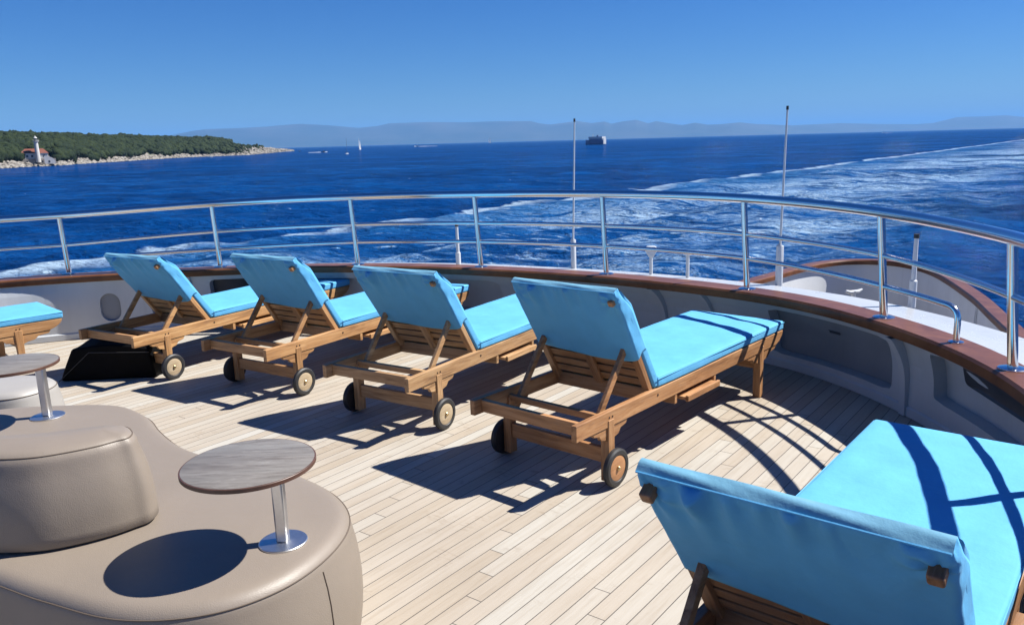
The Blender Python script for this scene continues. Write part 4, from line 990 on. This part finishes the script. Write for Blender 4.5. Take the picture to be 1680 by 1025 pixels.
def motorboat(u, D, rz, L, label, wake, dark=False):
    e = sea_empty('motor_boat', u, D, 0.1, rz); tag(e, label, 'motor boat')
    hullmesh(L, L * .3, L * .12).build('hull', DGREY if dark else BWHITE, e)
    MB().prism([(-L * .18, L * .12), (L * .18, L * .12), (L * .08, L * .24), (-L * .14, L * .25)], -L * .1, L * .1, 'y').build('cabin', DGREY if dark else BWHITE, e, smooth=False)
    MB().prism([(-L * .10, L * .15), (L * .155, L * .15), (L * .095, L * .21), (-L * .08, L * .215)], -L * .103, L * .103, 'y').build('windows', PANE, e, smooth=False)
    MB().tube([(-L * .05, 0, L * .24), (-L * .08, 0, L * .42)], L * .01, 6).build('mast', BWHITE, e)
    if wake:
        vs = []; n = 24
        for i in range(n + 1):
            t = i / n; x = -wake[0] * L * t + L * .55; w = L * (.16 + wake[1] * t) * (1 + .2 * math.sin(9 * t + 2)); h = .25 + L * (.10 * math.exp(-t * 4) + .035 * (1 - t)) * (.75 + .25 * math.sin(17 * t))
            vs += [(x, -w, .0), (x, -w * .5, h), (x, 0, h * .4), (x, w * .5, h), (x, w, .0)]
        fs = [(i * 5 + j, i * 5 + j + 1, (i + 1) * 5 + j + 1, (i + 1) * 5 + j) for i in range(n) for j in range(4)]
        w = sea_empty('boat_foam', u, D, .12, rz); MBx = MB().add(vs, fs).build('boat_foam', FOAM)
        MBx.location = w.location; MBx.rotation_euler = w.rotation_euler; bpy.data.objects.remove(w)
        tag(MBx, 'white foam trailing ' + wake[2], 'foam', kind='stuff')
def dist(u, v):
    hor = 232.2 - .0267 * (u - 840); return 9.0 * FPX / max(v - hor, .5)
motorboat(531, dist(525, 249.8), 0, 9, 'dark speedboat throwing a white wake just off the island point', (3.2, .06, 'the dark speedboat near the island point'), True)
motorboat(491, dist(491, 248.3), 0.2, 5.5, 'tiny dark boat close to the tip of the island', None, True)
motorboat(343, dist(343, 257.2) - 20, 3.3, 6.5, 'small white boat lying close under the rocky island shore', None)
motorboat(684, dist(684, 240.6), math.pi, 17, 'white motor yacht speeding left on the horizon, trailing foam', (4.6, .02, 'the white motor yacht on the horizon'))
motorboat(1450, dist(1450, 218.4), math.pi, 17, 'tiny white motor boat far out on the right horizon', (3.0, .02, 'the tiny motor boat on the right horizon'))
def sailboat(u, v, Lpx, Hpx, sails, rz, tilt, label):
    D = dist(u, v); k = D / FPX; L, H = Lpx * k, Hpx * k
    e = sea_empty('sailing_boat', u, D, 0, rz); tag(e, label, 'sailing boat'); e.rotation_euler[1] = tilt
    hullmesh(L, L * .32, L * .13, .4, .3).build('hull', BWHITE, e)
    MB().prism([(-L * .2, L * .12), (L * .15, L * .13), (L * .1, L * .2), (-L * .18, L * .2)], -L * .08, L * .08, 'y').build('coachroof', BWHITE, e, smooth=False)
    MB().tube([(0, 0, L * .1), (0, 0, H)], [H * .010, H * .006], 6).build('mast', DGREY if not sails else BWHITE, e)
    MB().tube([(0, 0, L * .25), (-L * .42, 0, L * .25)], H * .008, 6).build('boom', DGREY, e)
    if sails:
        def sail(x0, x1, z0, z1, bow, name):
            vs = []; n = 8
            for i in range(n + 1):
                t = i / n; w = (x1 - x0) * (1 - t)
                for j in range(5): f = j / 4; vs.append((x0 + w * f, bow * math.sin(math.pi * f) * (1 - t), z0 + (z1 - z0) * t))
            MB().add(vs, [(i * 5 + j, i * 5 + j + 1, (i + 1) * 5 + j + 1, (i + 1) * 5 + j) for i in range(n) for j in range(4)]).build(name, SAIL, e)
        sail(-L * .03, -L * .42, L * .28, H * .96, L * .06, 'mainsail'); sail(L * .46, L * .02, L * .18, H * .85, L * .07, 'jib')
sailboat(568.5, 252.2, 8, 24, False, .9, 0, 'white sailing boat with bare mast, nearer of the two close together')
sailboat(590.5, 245.5, 7, 18, True, 1.1, -.16, 'sailing boat under white sail, heeling beside the bare-masted one')
sailboat(803, 234.6, 5, 10, True, .4, 0, 'tiny distant white sail alone on the horizon left of centre')
# ferry
Df = dist(977, 237.4); k = Df / FPX
fe = sea_empty('car_ferry', 976, Df, 0, 0.0); tag(fe, 'distant ferry with a dark blue hull and white upper works on the horizon', 'ferry')
fe.rotation_euler[2] += R_(142)
Lf = 38 * k
def _fer(m): return m
hm = hullmesh(Lf, Lf * .26, 7.0 * k, 1, .12, 18, .95)
hm.build('hull', NAVY, fe)
MB().box((-Lf * .46, -Lf * .12, 7.0 * k), (Lf * .22, Lf * .12, 9.29 * k)).build('superstructure', NAVY, fe, smooth=False)
MB().box((-Lf * .47, -Lf * .125, 9.3 * k), (Lf * .25, Lf * .125, 12.6 * k)).build('upper_deck', BWHITE, fe, smooth=False)
MB().box((-Lf * .52, -Lf * .09, 1.0 * k), (-Lf * .50, Lf * .09, 9.4 * k)).build('stern_door', BWHITE, fe, smooth=False)
MB().box((-Lf * .2, -Lf * .12, 9.7 * k), (-.12 * Lf, Lf * .12, 9.9 * k)).build('lifeboat', BWHITE, fe, smooth=False)
MB().prism([(-Lf * .2, 11.8 * k), (-Lf * .1, 11.8 * k), (-Lf * .12, 15 * k), (-Lf * .19, 15 * k)], -Lf * .03, Lf * .03, 'y').build('funnel', NAVY, fe, smooth=False)
MB().tube([(Lf * .1, 0, 11.8 * k), (Lf * .1, 0, 17 * k)], .35 * k, 6).build('mast', BWHITE, fe)

# ============================================================ far hills
def hills():
    prof = [(-700, 262), (-300, 256), (0, 248), (180, 240), (270, 229), (320, 220), (340, 217.5), (400, 214.5), (440, 212), (470, 209), (496, 207), (540, 208.5), (590, 212), (620, 209), (641, 204.5), (704, 202), (760, 202.3), (820, 200.4), (871, 200.2), (885, 203.5), (901, 205.6), (925, 203), (947, 200), (970, 203.5), (992, 201), (1003, 204.5), (1020, 201.3), (1043, 198.5), (1063, 204), (1076, 200.8), (1100, 204.5), (1119, 207), (1140, 203.4), (1160, 206.5), (1180, 206), (1213, 203.4), (1240, 205.8), (1300, 208), (1377, 205), (1438, 206.3), (1500, 206.5), (1530, 205), (1569, 197.8), (1610, 197), (1648, 195.8), (1680, 198), (1800, 193), (2000, 192), (2400, 185)]
    pu = np.array([a for a, b in prof], float); pv = np.array([b for a, b in prof], float)
    u = np.arange(-700, 2400, 3.0); v = np.interp(u, pu, pv); D0 = np.interp(u, [-700, 1200, 1500, 2400], [24000, 26000, 33000, 36000])
    hor = 232.2 - .0267 * (u - 840); H = np.maximum((hor - v) / FPX * (D0 + 1500) / np.cos(np.arctan((u - 840) / FPX)) * 0.985 + 9, 20)
    rows = [(-1200, -.02), (-800, .12), (-300, .38), (200, .55), (800, .82), (1500, 1.0), (3000, .6), (5000, -.05)]
    V = []; g = np.random.default_rng(2)
    for b, f in rows:
        for i, (uu, hh, dd) in enumerate(zip(u, H, D0)):
            p = azpt(uu, dd + b + (120 * math.sin(uu * .023 + b * .003) if 0 < f < 1 else 0)); wig = 1 + (.05 * math.sin(uu * .043 + b * .004) + .03 * math.sin(uu * .091 + b * .007) if f < 1 else 0)
            V.append((p[0], p[1], SEA_Z + hh * f * (wig if f > 0 and f < 1 else 1)))
    nu = len(u); F = [(r * nu + i, r * nu + i + 1, (r + 1) * nu + i + 1, (r + 1) * nu + i) for r in range(len(rows) - 1) for i in range(nu - 1)]
    M, T, B = mat('far_hill_ground'); n = noise(T, coords(T, (.0006, .0006, .002)), 1.0, 6, .6)
    lk(T, ramp(T, n, [(.35, (.015, .028, .02)), (.65, (.05, .055, .045))]), B.inputs['Base Color']); B.inputs['Roughness'].default_value = .95
    o = MB().add(V, F).build('hills', M, angle=180); tag(o, 'low hazy blue hills along the far horizon', 'hills', kind='structure')
hills()
# haze
HAZE_D = 3.4e-5
hb = MB().box((-66000, -66000, SEA_Z - 2.2), (66000, 66000, 900)).build('haze', simple('haze_air', (1, 1, 1)), smooth=False)
HM = hb.data.materials[0]; T = HM.node_tree; T.nodes.remove(T.nodes['Principled BSDF'])
pv_ = node(T, 'ShaderNodeVolumePrincipled'); pv_.inputs['Color'].default_value = (.20, .50, 1.0, 1); pv_.inputs['Density'].default_value = HAZE_D; pv_.inputs['Anisotropy'].default_value = 0.0
out_ = [n for n in T.nodes if n.type == 'OUTPUT_MATERIAL'][0]; lk(T, pv_.outputs[0], out_.inputs['Volume'])
tag(hb, 'thin blue sea haze veiling the far hills', 'haze', kind='stuff')

# ------------------------------------------------------------ put everything aboard on the heeled ship
for o in SHIP:
    o.matrix_basis = TD @ o.matrix_basis
